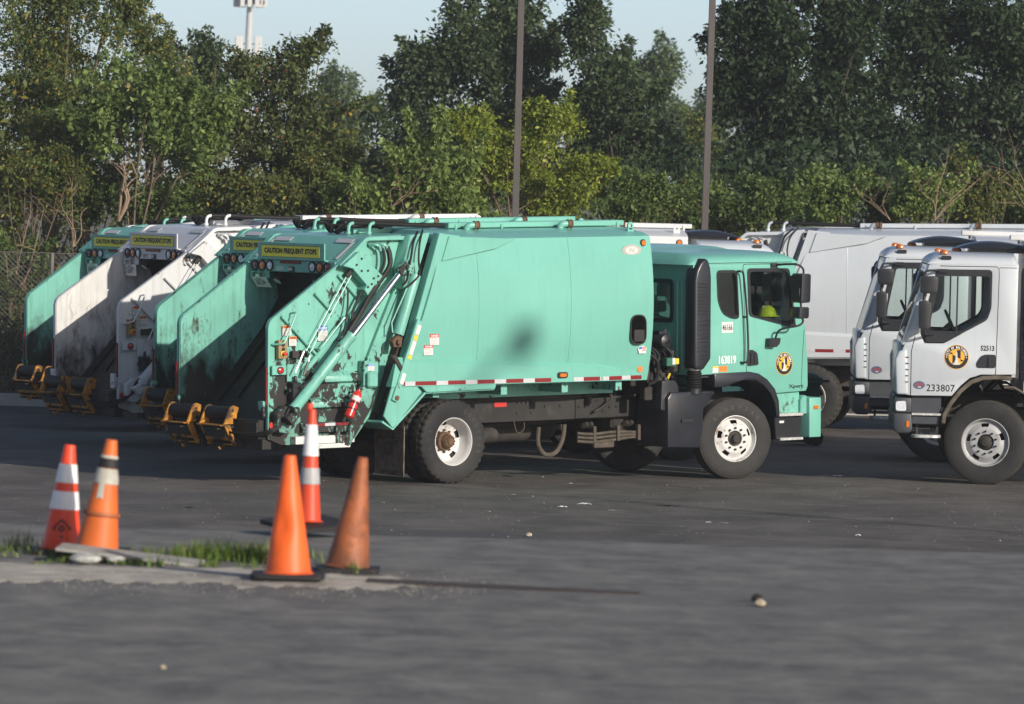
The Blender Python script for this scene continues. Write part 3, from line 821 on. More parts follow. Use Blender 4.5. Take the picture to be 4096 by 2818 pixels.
# ============================================================ vehicle materials
GREEN = (0.158, 0.425, 0.345)
WHITE = (0.60, 0.605, 0.605)
DARK = (0.022, 0.019, 0.017)
RUSTD = (0.06, 0.042, 0.03)
M = dict(
    green=mat('green paint', GREEN, 0.33, var=0.05, vscale=1.2, streak=((0.12, 0.30, 0.25), 0.32), coat=0.2,
              specks=((0.30, 0.58, 0.45), 38, 0.74), bump=0.3, bscale=2.2, chip=((0.06, 0.12, 0.09), 7.0, 0.645, 0.06, (2.6, 2.6, 0.5))),
    green_tail=mat('scraped green paint', GREEN, 0.42, var=0.10, vscale=2.5, chip=(DARK, 11.0, 0.57, 0.025, (1.3, 1.3, .8), (.7, 1.95, .12)),
                   grime=((0.07, 0.085, 0.06), 0.35, 1.5, 0.5), streak=((0.06, 0.10, 0.075), 0.45)),
    green_side=mat('worn green paint', GREEN, 0.40, var=0.09, vscale=2.0, chip=(RUSTD, 12.0, 0.60, 0.03, (1, 1, .7), (.8, 2.0, .025)),
                   streak=((0.07, 0.17, 0.12), 0.4)),
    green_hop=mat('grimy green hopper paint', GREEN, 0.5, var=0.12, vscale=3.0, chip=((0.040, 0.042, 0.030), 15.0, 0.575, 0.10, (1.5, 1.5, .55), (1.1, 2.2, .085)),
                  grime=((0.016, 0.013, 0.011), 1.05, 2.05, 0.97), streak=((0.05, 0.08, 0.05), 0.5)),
    white=mat('white paint', WHITE, 0.32, var=0.03, vscale=1.2, streak=((0.50, 0.49, 0.45), 0.22), coat=0.2),
    white_tail=mat('scraped white paint', WHITE, 0.42, var=0.05, vscale=2.5, chip=((0.05, 0.035, 0.025), 10.0, 0.60, 0.02, (1, 1, 1), (.7, 1.5, .04)),
                   grime=((0.22, 0.20, 0.17), 0.35, 1.4, 0.5), streak=((0.30, 0.27, 0.22), 0.4)),
    white_side=mat('worn white paint', WHITE, 0.40, var=0.05, vscale=2.0, chip=((0.28, 0.2, 0.13), 11.0, 0.62, 0.03),
                   streak=((0.45, 0.42, 0.36), 0.4)),
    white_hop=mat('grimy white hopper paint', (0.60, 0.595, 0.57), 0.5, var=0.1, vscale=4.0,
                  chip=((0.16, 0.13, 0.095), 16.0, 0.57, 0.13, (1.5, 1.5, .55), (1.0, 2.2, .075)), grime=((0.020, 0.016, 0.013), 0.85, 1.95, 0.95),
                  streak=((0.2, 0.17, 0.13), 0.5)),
    hop_floor=mat('hopper steel', (0.020, 0.016, 0.013), 0.62, var=0.5, vscale=4.0, chip=((0.065, 0.045, 0.03), 8.0, 0.56, 0.08)),
    black=mat('black plastic', (0.018, 0.019, 0.022), 0.38, var=0.2, vscale=5.0),
    stackp=mat('stack plastic', (0.020, 0.022, 0.028), 0.30, var=0.15, vscale=4.0),
    rubber=mat('hose rubber', (0.009, 0.0085, 0.008), 0.6, spec=0.3),
    tyre=mat('tyre rubber', (0.020, 0.019, 0.018), 0.75, var=0.25, vscale=6.0, chip=((0.06, 0.049, 0.036), 7.0, 0.57, 0.2), bump=0.3, bscale=90),
    tread=mat('dusty tread rubber', (0.036, 0.031, 0.025), 0.85, var=0.4, vscale=9.0, bump=0.4, bscale=80),
    letter_rubber=mat('tyre lettering', (0.045, 0.043, 0.04), 0.6),
    flap=mat('mud flap rubber', (0.12, 0.092, 0.066), 0.85, var=0.5, vscale=6.0, chip=((0.015, 0.013, 0.012), 7, 0.56, 0.1), bump=0.3),
    frame=mat('chassis paint', (0.018, 0.0165, 0.015), 0.7, var=0.4, vscale=3.0, chip=((0.085, 0.07, 0.055), 6.0, 0.545, 0.15)),
    dirt=mat('dirty chassis', (0.030, 0.026, 0.021), 0.8, var=0.5, vscale=5.0),
    brown=mat('dusty hose', (0.075, 0.060, 0.045), 0.85, var=0.35, vscale=9.0),
    wheel=mat('white wheel paint', (0.58, 0.57, 0.545), 0.45, chip=((0.17, 0.10, 0.055), 15.0, 0.575, 0.08), var=0.06, vscale=4),
    wheel_d=mat('grey wheel paint', (0.36, 0.36, 0.36), 0.45, chip=((0.12, 0.10, 0.08), 12.0, 0.56, 0.12), var=0.12, vscale=7),
    rust=mat('rusty steel', (0.115, 0.062, 0.032), 0.8, var=0.45, vscale=16.0, chip=((0.03, 0.022, 0.017), 16, 0.55, 0.1)),
    steel=mat('bare steel', (0.42, 0.41, 0.40), 0.35, metal=0.9, var=0.2, vscale=20),
    chrome=mat('chrome rod', (0.92, 0.93, 0.96), 0.12, metal=1.0),
    alu=mat('aluminium tread', (0.55, 0.55, 0.53), 0.5, metal=0.5, var=0.3, vscale=25),
    yellow=mat('yellow tipper paint', (0.43, 0.18, 0.014), 0.65, var=0.35, vscale=8, chip=((0.05, 0.03, 0.018), 13.0, 0.475, 0.08)),
    void=mat('dark opening', (0.004, 0.004, 0.004), 1.0, spec=0.0),  # flat black that stands for the shade inside a hole
    dull_blue=mat('dull blue sticker', (0.075, 0.095, 0.16), 0.5),
    signy=mat('yellow sign sheeting', (0.85, 0.76, 0.06), 0.45, var=0.06, vscale=8),
    ink=mat('black ink', (0.012, 0.012, 0.013), 0.5),
    inkw=mat('white ink', (0.80, 0.80, 0.78), 0.45),
    paper=mat('white sticker', (0.60, 0.595, 0.57), 0.5, var=0.08, vscale=30),
    grey_ink=mat('grey print', (0.32, 0.32, 0.31), 0.6),
    red_ink=mat('red print', (0.50, 0.03, 0.022), 0.45),
    orange_ink=mat('orange print', (0.72, 0.20, 0.035), 0.5),
    blue_ink=mat('blue print', (0.03, 0.14, 0.45), 0.5),
    yel_ink=mat('yellow print', (0.72, 0.5, 0.04), 0.5),
    seal_o=mat('seal orange', (0.80, 0.40, 0.035), 0.45),
    tape_r=mat('red reflective tape', (0.20, 0.012, 0.014), 0.4, var=0.15, vscale=30),
    tape_w=mat('white reflective tape', (0.50, 0.495, 0.51), 0.4, var=0.1, vscale=30, chip=((0.25, 0.22, 0.18), 16, 0.64, 0.1)),
    wstrip=mat('scraped white plate', (0.60, 0.59, 0.56), 0.5, chip=((0.035, 0.03, 0.026), 9, 0.53, 0.03)),
    lens_r=mat('red lens', (0.16, 0.012, 0.012), 0.18, coat=0.6, var=0.25, vscale=60),
    lens_a=mat('amber lens', (0.62, 0.16, 0.012), 0.18, coat=0.6, var=0.2, vscale=60),
    lens_w=mat('clear lens', (0.62, 0.64, 0.68), 0.15, coat=0.6, var=0.2, vscale=60),
    red=mat('red extinguisher paint', (0.56, 0.022, 0.016), 0.25, coat=0.4, var=0.08),
    tan=mat('tan control box', (0.30, 0.20, 0.085), 0.55, var=0.15, vscale=15),
    glass=glass_mat('cab glass', (0.93, 0.965, 0.95), 0.8),
    glass_d=glass_mat('tinted cab glass', (0.92, 0.955, 0.94), 0.9),
    mirror=mat('mirror glass', (0.8, 0.82, 0.85), 0.03, metal=1.0),
    cabin=mat('cab interior', (0.03, 0.03, 0.032), 0.7, var=0.2),
    cabin_g=mat('grey cab trim', (0.13, 0.135, 0.14), 0.7),
    white_cab=mat('grey white cab paint', (0.50, 0.535, 0.565), 0.3, var=0.03, vscale=1.5, streak=((0.40, 0.40, 0.40), 0.2), coat=0.3),  # white darkened and blued in place of weaker sunlight on these trucks
    hivis=mat('hi-vis yellow plastic', (0.62, 0.80, 0.03), 0.4),
    green_x=mat('dark green lever', (0.03, 0.13, 0.08), 0.5),
    bump_g=mat('dark grey bumper plastic', (0.040, 0.044, 0.052), 0.55, var=0.12, vscale=5),
    arch=mat('dusty fender liner', (0.10, 0.083, 0.062), 0.85, var=0.4, vscale=8),
    plate=mat('licence plate', (0.62, 0.62, 0.58), 0.45, var=0.12, vscale=25),
    logo_g=mat('logo lime', (0.30, 0.62, 0.10), 0.4),
    logo_s=mat('logo silver', (0.52, 0.49, 0.45), 0.35, metal=0.35),
)
WHITE_MAP = {'green': 'white', 'green_tail': 'white_tail', 'green_side': 'white_side', 'green_hop': 'white_hop'}
GREY_MAP = {M[a].name: (M['white_cab'] if b in ('white', 'white_side') else M[b]) for a, b in WHITE_MAP.items()}  # long right-hand truck: body white darkened to stand for slanting sun
WHITE_MAP = {M[a].name: M[b] for a, b in WHITE_MAP.items()}


# ============================================================ wheels
def tyre_profile(Rr, w=0.14):
    k = Rr / 0.525
    return [(0.285 * k, -w * .86), (0.33 * k, -w * .97), (0.40 * k, -w), (0.47 * k, -w * .97), (0.507 * k, -w * .87),
            (0.519 * k, -w * .80), (0.525 * k, -w * .66), (0.525 * k, -w * .36), (0.512 * k, -w * .34), (0.512 * k, -w * .28),
            (0.525 * k, -w * .26), (0.525 * k, w * .26), (0.512 * k, w * .28), (0.512 * k, w * .34), (0.525 * k, w * .36),
            (0.525 * k, w * .66), (0.519 * k, w * .80), (0.507 * k, w * .87), (0.47 * k, w * .97), (0.40 * k, w), (0.33 * k, w * .97),
            (0.285 * k, w * .86)]


def tyre_mesh(Rr, lugs):
    key = ('tyre', Rr, lugs)
    if key not in TXT:
        mb = MB()

        def mod(j, k):
            if lugs and (3 < j < 8 or 13 < j < 18) and k % 3 == 0:
                return 0.962
            return 1
        mb.lathe(tyre_profile(Rr), (0, 0, 0), (0, 1, 0), 108 if lugs else 64, mod=mod)
        me = mb.mesh('tyre', smooth=32)
        me.materials.append(M['tyre']); me.materials.append(M['tread'])
        for p in me.polygons:
            rr = math.hypot(p.center.x, p.center.z)
            p.material_index = 1 if rr > 0.497 * Rr / 0.525 else 0
        TXT[key] = me
    return TXT[key]


def rim_meshes(kind, Rr):
    key = ('rim', kind, Rr)
    if key in TXT:
        return TXT[key]
    k = Rr / 0.525; mb = MB(); hub = MB()
    if kind == 'front':      # dished outwards (outside is +y)
        prof = [(0.285, 0.10), (0.300, 0.118), (0.301, 0.126), (0.292, 0.128), (0.280, 0.112), (0.270, 0.070), (0.255, 0.060),
                (0.240, 0.072), (0.196, 0.108), (0.186, 0.114), (0.166, 0.116), (0.108, 0.116), (0.100, 0.108), (0.098, 0.03)]
        hj = (7,)
        hub.lathe([(0.098, 0.04), (0.088, 0.10), (0.060, 0.112), (0.055, 0.150), (0.046, 0.168), (0.0001, 0.172)], (0, 0, 0), (0, 1, 0), 24)
    else:                    # dished inwards
        prof = [(0.285, 0.10), (0.300, 0.118), (0.301, 0.126), (0.292, 0.128), (0.279, 0.112), (0.272, 0.05), (0.262, -0.03),
                (0.245, -0.060), (0.195, -0.075), (0.15, -0.078), (0.12, -0.078), (0.05, -0.078)]
        hj = (7,)
        hub.lathe([(0.12, -0.076), (0.118, -0.03), (0.086, -0.02), (0.082, 0.04), (0.074, 0.055), (0.05, 0.06), (0.045, 0.075), (0.0001, 0.078)], (0, 0, 0), (0, 1, 0), 24)
        for i in range(10):
            a = 2 * math.pi * i / 10
            hub.cyl((0.062 * math.cos(a), 0.05, 0.062 * math.sin(a)), (0.062 * math.cos(a), 0.075, 0.062 * math.sin(a)), 0.009, 6)
    prof = [(a * k, b) for a, b in prof]

    def skip(j, kk):
        return j in hj and (kk % 12) in (3, 4, 5, 6)
    mb.lathe(prof, (0, 0, 0), (0, 1, 0), 60, skip=skip)
    # back of the wheel well, dark
    bk = MB().lathe([(0.285 * k, -0.12), (0.27 * k, -0.10), (0.10, -0.115), (0.0001, -0.115)], (0, 0, 0), (0, 1, 0), 24)
    nut = MB().cyl((0, 0, 0), (0, 0.028, 0), 0.0145, 6)
    nut.cyl((0, 0.028, 0), (0, 0.04, 0), 0.008, 6)
    TXT[key] = [mb.mesh('rim', smooth=40), hub.mesh('hub', smooth=40), bk.mesh('wheel_back'), nut.mesh('lug_nut', smooth=0)]
    return TXT[key]


def wheel(parent, x, y, z, side, Rr=0.525, kind='front', steer=0.0, lugs=False, nuts=False, paint='wheel', rust_hub=True, text=None):
    """side -1: outside faces -y, +1: outside faces +y; parts: wheel (tyre) > rim, hub, lug_nut"""
    t = link('wheel', tyre_mesh(Rr, lugs), parent, (x, y, z), (0, 0, steer + (math.pi if side < 0 else 0)))
    rm, hb, bk, nt = rim_meshes(kind, Rr)

    def sub(name, me, ma, loc=None):
        me2 = me
        if not me.materials:
            me.materials.append(ma)
        elif me.materials[0] != ma:
            key = ('m', me.name, ma.name)
            if key not in TXT:
                TXT[key] = me.copy(); TXT[key].materials.clear(); TXT[key].materials.append(ma)
            me2 = TXT[key]
        return link(name, me2, t, loc)
    sub('rim', rm, M[paint]); sub('hub', hb, M['rust'] if kind == 'rear' else M['dirt']); sub('brake_drum', bk, M['dirt'])
    if nuts:
        for i in range(10):
            a = 2 * math.pi * (i + .5) / 10
            rr, yy = (0.138 * Rr / .525, 0.114) if kind == 'front' else (0.138 * Rr / .525, -0.078)
            sub('lug_nut', nt, M['ink'] if kind == 'front' else M['rust'], (rr * math.cos(a), yy, rr * math.sin(a)))
    if text:
        face = 'L'
        for s, a0, a1 in text:
            arc_letters(t, s, 0, 0, 0.405 * Rr / .525, 0.06, a0, a1, face, 0.1415, M['letter_rubber'], 0.02, 'tyre_lettering', 0.7)['kind'] = 'stuff'
    return t

# ============================================================ rear-loader body and tailgate
# local axes: x forwards, y left, z up; origin on the ground under the rear axle
def side_y(z):
    """half width of the barrel-sided body at height z"""
    t = (z - 2.2) / 0.92
    return 1.225 - 0.105 * min(1.6, t * t)


def tipper(T, yc):
    """one cart tipper on the rear sill"""
    y0, y1 = yc - 0.21, yc + 0.21
    f = MB()
    for y in (y0 - 0.03, y1 + 0.03):
        f.prism([(-2.76, 1.00), (-2.84, 1.03), (-2.90, 1.01), (-2.99, 0.80), (-2.96, 0.78), (-2.87, 0.88), (-2.80, 0.86)], y - 0.014, y + 0.014)
        f.prism([(-2.99, 0.80), (-2.90, 0.78), (-2.80, 0.58), (-2.77, 0.53), (-2.83, 0.53), (-2.93, 0.68)], y - 0.016, y + 0.016)
        f.prism([(-3.02, 0.80), (-2.86, 0.92), (-2.86, 0.80)], y - 0.03, y - 0.018)
    f.box(-3.04, -2.88, y0 - 0.03, y1 + 0.03, 0.780, 0.796)
    f.box(-2.90, -2.80, y0 - 0.03, y1 + 0.03, 0.60, 0.64)
    f.box(-2.88, -2.76, y0 - 0.03, y1 + 0.03, 0.54, 0.556)
    f.tube([(-2.82, yc - 0.06, 0.58), (-2.86, yc - 0.06, 0.52), (-2.91, yc - 0.06, 0.49), (-2.93, yc - 0.06, 0.52)], 0.018, 6)
    fo = f.build('cart_tipper', M['yellow'], T, 0.004)
    MB().lathe([(0.001, y0), (0.085, y0), (0.088, y0 + .03), (0.088, y1 - .03), (0.085, y1), (0.001, y1)], (-2.84, 0, 0.925), (0, 1, 0), 20).build('roller', M['rubber'], fo)
    b = MB()
    b.box(-3.03, -2.84, y0 + 0.05, y1 - 0.08, 0.735, 0.75); b.box(-2.94, -2.70, y0, y1, 0.64, 0.775); b.box(-2.80, -2.62, y0 - .1, y1 + .1, 0.50, 0.66)
    b.cyl((-2.86, y0 - .06, .965), (-2.86, y1 + .06, .965), .014, 8)
    b.build('latch_plate', M['dirt'], fo)
    for y in (y0 - 0.046, y1 + 0.042):
        for z in (0.90, 0.95):
            MB().cyl((-2.87, y, z), (-2.87, y + .012, z), .012, 6).build('bolt', M['rust'], fo, smooth=0)


def make_tail(T):
    g, gs, gh = M['green_tail'], M['green_side'], M['green_hop']
    sheetp = [(-2.72, .73), (-2.68, .63), (-2.47, .555), (-1.40, .52), (-1.03, .94), (-.80, 1.55), (-.40, 2.55), (-.33, 3.08),
              (-1.15, 3.075), (-1.34, 2.965), (-1.64, 2.744)] + arc(-2.545, 1.97, .175, 127, 180, 5)
    for s in (-1, 1):
        y = .87 * s
        MB().prism(sheetp, y - .004 * s, y + .012 * s).build('hopper_side', g, T)
        # inner lining, the grimy face seen from behind
        inn = [(-2.71, .74), (-2.45, .57), (-1.5, .6), (-1.1, 1.5), (-1.2, 2.6), (-1.62, 2.74)] + arc(-2.545, 1.97, .165, 127, 180, 5)
        MB().prism(inn, y - .006 * s, y - .016 * s).build('hopper_lining', gh, T)
        rim = [(-2.72, .70)] + list(reversed(arc(-2.545, 1.97, .175, 127, 180, 6))) + [(-1.64, 2.744)]
        MB().strip([(p[0], p[1]) for p in rim], min(y - .004 * s, y + .055 * s), max(y - .004 * s, y + .055 * s), -.014).build('edge_flange', gs, T, .003)
        top = [(-1.64, 2.744), (-1.36, 2.965)] + arc(-1.16, 2.92, .165, 122, 90, 4) + [(-.40, 3.09)]
        MB().strip(top, min(y, y + .10 * s), max(y, y + .10 * s), -.05).build('top_flange', gs, T, .006)
    # tail roof
    roofp = [(-1.60, 2.78), (-1.35, 2.965), (-1.22, 3.06), (-1.10, 3.085), (-.30, 3.10)]
    MB().strip(roofp, -.868, .868, -.02).build('tail_roof', M['green'], T)
    ws = MB()
    for s in (-1, 1):
        ws.prism([(-1.575, 2.812), (-1.30, 3.014), (-1.30, 3.020), (-1.575, 2.818)], s * .80 - .025, s * .80 + .025)
        ws.prism([(-1.315, 3.003), (-1.25, 3.05), (-1.25, 3.056), (-1.315, 3.009)], min(s * .45, s * .774), max(s * .45, s * .774))
    ws.build('roof_tape', M['tape_w'], T)
    # header with lamps
    MB().box(-1.63, -1.45, -.855, .855, 2.63, 2.775).build('lamp_bar', gs, T, .006)
    for yc, mk in ((.741, 'lens_r'), (.594, 'lens_a'), (.44, 'lens_w'), (-.414, 'lens_w'), (-.562, 'lens_a'), (-.715, 'lens_r')):
        h = MB().lathe([(.069, .0), (.069, -.016), (.062, -.022), (.052, -.016), (.052, 0)], (-1.631, yc, 2.703), (1, 0, 0), 24).build('tail_lamp', M['black'], T)
        MB().lathe([(.053, -.010), (.035, -.018), (.0001, -.021)], (-1.631, yc, 2.703), (1, 0, 0), 20).build('lens', M[mk], h)
    st = MB(); st.prism(rpoly([(-.175, 2.735), (.22, 2.735), (.22, 2.775 - .004), (-.175, 2.771)], .018), -1.632, -1.650, ax='x')
    st.build('stop_lamp', M['lens_r'], T)
    cl = MB(); cl.prism(rpoly([(-.05, 2.635), (.065, 2.635), (.065, 2.70), (-.05, 2.70)], .02), -1.632, -1.645, ax='x')
    co = cl.build('camera_housing', M['black'], T)
    MB().box(-1.665, -1.640, -.035, .05, 2.648, 2.690).build('camera_glass', M['steel'], co, .006)
    # sign board
    so = MB().box(-1.665, -1.645, -.688, .650, 2.783, 2.998).build('sign_board', M['green'], T, .004)
    MB().box(-1.645, -1.60, -.688, .650, 2.778, 2.792).build('sign_foot', M['green'], so)
    MB().box(-1.6685, -1.6655, -.605, .566, 2.815, 2.960).build('sign_border', M['ink'], so)
    MB().box(-1.6715, -1.669, -.600, .561, 2.820, 2.955).build('sign_face', M['signy'], so)
    letters(so, 'CAUTION FREQUENT STOPS', .019, 2.888, 1.05, .080, 'B', -1.6735, M['ink'], .05, 'sign_lettering')
    # work lamps and plate bracket
    for yc in (.36, -.42):
        w = MB().lathe([(.02, -.02), (.055, 0), (.06, .05), (.055, .055)], (-1.55, yc, 2.55), (-.6, 0, -.8), 16)
        w.tube([(-1.54, yc, 2.64), (-1.54, yc, 2.57)], .012, 6)
        wo_ = w.build('work_lamp', M['black'], T)
        MB().lathe([(.055, .052), (.0001, .054)], (-1.55, yc, 2.55), (-.6, 0, -.8), 16).build('lens', M['lens_w'], wo_)
    br = MB().box(-1.60, -1.585, .50, .80, 2.54, 2.63)
    br.box(-1.67, -1.60, .62, .79, 2.61, 2.625); br.box(-1.67, -1.60, .775, .79, 2.54, 2.61)
    bo = br.build('plate_bracket', g, T)
    MB().box(-1.655, -1.605, .64, .72, 2.545, 2.60).build('plate_lamp', M['steel'], bo, .008)
    # hopper bowl, packer panel and sill
    bowl = [(-2.70, .86), (-2.60, .68), (-2.35, .57), (-2.0, .55), (-1.6, .66), (-1.3, 1.0), (-1.1, 1.7), (-1.05, 2.62)]
    MB().strip(bowl, -.85, .85, -.02).build('hopper_bowl', M['hop_floor'], T)
    pk = MB().strip([(-2.50, .80), (-1.95, 1.37), (-1.45, 1.90), (-1.18, 2.30), (-1.25, 2.64)], -.845, .845, -.05)
    pk.tube([(-2.25, .30, 1.09), (-1.45, .30, 1.93)], .018, 6)
    pk.beam((-2.30, .60, 1.03), (-1.35, .60, 2.04), .04, .05)
    pko = pk.build('packer_panel', M['hop_floor'], T)
    MB().prism([(-.77, 1.04), (-.72, 1.13), (-.67, 1.20), (-.72, 1.09)], -2.31, -2.30, ax='x').build('diamond_sticker', M['rust'], pko)
    sl = MB().box(-2.80, -2.66, -.84, .84, .63, .865)
    sl.box(-2.83, -2.80, -.84, -.58, .70, .84); sl.box(-2.74, -2.60, -.84, .84, .50, .63)
    sl.build('rear_sill', M['hop_floor'], T, .006)
    tipper(T, .60); tipper(T, -.145)
    for s in (-1, 1):
        MB().prism(rpoly([(s * .80, .90), (s * .90, .90), (s * .90, 1.10), (s * .80, 1.10)], .02), -2.78, -2.74, ax='x').build('cart_stop', g, T)
        MB().box(-2.745, -2.725, s * .905 - .012, s * .905 + .012, 1.05, 1.52).build('edge_reflector', M['lens_r'], T)
    # underride bar and rear lower corner plates
    for s in (-1, 1):
        y = s * .89
        ns = s < 0
        # lower side box with ledges
        for z0, x0, x1 in ((1.36, -1.88, -1.22), (1.05, -2.06, -1.32), (.745, -2.20, -1.42)):
            rb = MB()
            rb.add([(x0, y, z0 + .07), (x1, y, z0 + .07), (x1, y + s * .06, z0 + .02), (x0, y + s * .06, z0 + .02), (x0, y + s * .06, z0 - .05),
                    (x1, y + s * .06, z0 - .05), (x1, y, z0 - .07), (x0, y, z0 - .07)],
                   [(0, 1, 2, 3), (3, 2, 5, 4), (4, 5, 6, 7), (0, 3, 4, 7), (1, 6, 5, 2)])
            rb.build('side_ledge', g, T, .004)
        stp = MB().box(-2.34, -1.42, min(y, y + s * .10), max(y, y + s * .10), .56, .655)
        stp.box(-2.10, -1.50, min(y, y + s * .12), max(y, y + s * .12), .50, .556)
        so2 = stp.build('side_step', M['wstrip'], T, .004)
        for xb in (-2.12, -1.72):
            MB().box(xb, xb + .07, min(y + s * .10, y + s * .115), max(y + s * .10, y + s * .115), .54, .78).build('step_bracket', g, so2, .004)
        # slanted corner beam
        cb = [(-1.29, 1.56), (-1.06, 1.54), (-1.07, 1.30), (-1.16, .98), (-1.52, .51), (-1.60, .53), (-1.30, 1.25)]
        MB().prism(cb, y, y + s * .13).build('corner_beam', g, T, .012)
        # upper forward panel beside the body post
        fp = [(-.62, 3.10), (-.30, 3.13), (-.46, 2.72), (-.56, 2.46), (-.72, 2.43), (-.74, 2.7)]
        MB().prism(fp, y, y + s * .19).build('upper_panel', gs, T, .01)
        fp2 = [(-.74, 2.45), (-.62, 2.40), (-1.12, 1.20), (-1.30, 1.18), (-1.22, 1.5)]
        MB().prism(fp2, y, y + s * .05).build('inner_channel', g, T, .006)
        # bolted housing plate
        pl = [(-1.64, 2.735), (-1.40, 2.905), (-1.02, 2.60), (-1.25, 2.36), (-1.31, 2.44), (-1.27, 2.49), (-1.49, 2.70)]
        hp = MB().prism(pl, y, y + s * .15).build('bolted_plate', g if not ns else gs, T, .005)
        for bx, bz in ((-1.36, 2.82), (-1.44, 2.745), (-1.26, 2.67), (-1.17, 2.575), (-1.10, 2.60), (-1.20, 2.505), (-1.10, 2.53), (-1.26, 2.47), (-1.36, 2.67)):
            MB().cyl((bx, y + s * .148, bz), (bx, y + s * .165, bz), .014, 6).build('bolt', M['dirt'], hp, smooth=0)
        # sloping ribs on the sheet
        for (ax_, az), (bx, bz) in (((-2.50, 2.13), (-1.93, 1.62)), ((-1.98, 2.40), (-1.72, 2.17)), ((-1.62, 2.62), (-1.30, 2.32))):
            MB().beam((ax_, y + s * .012, az), (bx, y + s * .012, bz), .05, .034, (0, 0, 1)).build('sheet_rib', gs, T, .008)
        # long diagonal stiffener
        MB().beam((-2.28, y + s * .03, 1.33), (-1.22, y + s * .03, 2.30), .05, .06, (0, 0, 1)).build('diagonal_channel', gs, T, .01)
        MB().beam((-2.03, y + s * .03, 1.42), (-1.62, y + s * .03, 1.80), .04, .04, (0, 0, 1)).build('diagonal_channel', gs, T, .01)
        # packing cylinder
        c0, c1, c2 = Vector((-2.445, s * 1.08, .995)), Vector((-1.537, s * 1.08, 1.868)), Vector((-.722, s * 1.08, 2.693))
        d = (c2 - c0).normalized()
        cy = MB().lathe([(.0001, 0), (.072, 0), (.074, .05), (.069, .06), (.069, (c1 - c0).length - .05), (.074, (c1 - c0).length - .04), (.074, (c1 - c0).length), (.035, (c1 - c0).length)], c0, d, 24)
        co_ = cy.build('packing_cylinder', gs, T)
        MB().cyl(c1 - d * .02, c2, .036, 20).build('cylinder_rod', M['chrome'], co_)
        kn = MB(); kn.prism([(-.80, 2.60), (-.60, 2.62), (-.58, 2.76), (-.70, 2.80), (-.84, 2.68)], s * 1.04, s * 1.13); kn.cyl((-.70, s * 1.0, 2.70), (-.70, s * 1.17, 2.70), .04, 12)
        kn.build('rod_clevis', g, co_, .01)
        bk = MB(); bk.prism([(-2.66, .95), (-2.52, 1.04), (-2.30, .96), (-2.28, .84), (-2.5, .70), (-2.62, .72)], y, s * 1.02)
        bk.cyl((-2.445, s * .9, .985), (-2.445, s * 1.16, .985), .05, 14)
        bk.prism([(-2.60, .90), (-2.46, .98), (-2.38, .92), (-2.5, .80)], s * 1.02, s * 1.14)
        bk.build('cylinder_mount', g, co_, .008)
        # lift cylinder
        e0, e1 = Vector((-.823, s * 1.10, 1.871)), Vector((-.551, s * 1.10, 2.608)); d2 = (e1 - e0).normalized()
        lc = MB().lathe([(.0001, 0), (.066, 0), (.070, .02), (.070, (e1 - e0).length - .02), (.066, (e1 - e0).length), (.001, (e1 - e0).length)], e0, d2, 24)
        lo = lc.build('lift_cylinder', gs, T)
        ft = MB().cyl(e0 - d2 * .12, e0, .028, 10); ft.prism([(-.92, 1.72), (-.80, 1.72), (-.78, 1.84), (-.86, 1.86), (-.95, 1.80)], s * 1.06, s * 1.14)
        ft.cyl((-.86, s * 1.02, 1.78), (-.86, s * 1.18, 1.78), .035, 10)
        ft.build('cylinder_foot', M['rust'], lo, .006)
        MB().tube([e0 + Vector((-.09, 0, .03)), e0 + Vector((-.09, -.02 * s, .15)), e0 + d2 * .5 + Vector((-.085, 0, .02)), e0 + d2 * .62 + Vector((-.07, 0, .02))], .010, 6).build('feed_pipe', gs, lo)
        if ns:
            tail_detail(T, y)


def hose(T, pts, r, name='hydraulic_hose', ma='rubber', n=7):
    return MB().tube(catmull(pts, 5), r, n).build(name, M[ma], T)


def warn_sticker(T, cx, cz, w, h, face, d, head, word, ink='ink', lines=5):
    t = -.002 if face == 'R' else .002
    s = sheet(T, 'warning_sticker', cx - w / 2, cx + w / 2, cz - h / 2, cz + h / 2, face, d, t, M['paper'])
    hh = h * .30
    sheet(s, 'sticker_header', cx - w / 2, cx + w / 2, cz + h / 2 - hh, cz + h / 2, face, d + t * 1.2, t, M[head])
    letters(s, word, cx + w * .03, cz + h / 2 - hh / 2, w * .78, hh * .58, face, d + t * 2.6, M[ink], .03)
    mb = MB()
    for i in range(lines):
        z = cz + h / 2 - hh - (i + .8) * (h - hh) / (lines + .6)
        sx = 1 if face == 'R' else -1
        x0, x1 = cx - w * .42, cx + w * (.42 if i % 3 else .25)
        mb.box(min(sx * x0, sx * x1), max(sx * x0, sx * x1), min(d + t * 1.3, d + t * 1.8), max(d + t * 1.3, d + t * 1.8), z - h * .018, z + h * .018)
    mb.build('sticker_print', M['grey_ink'], s)
    return s


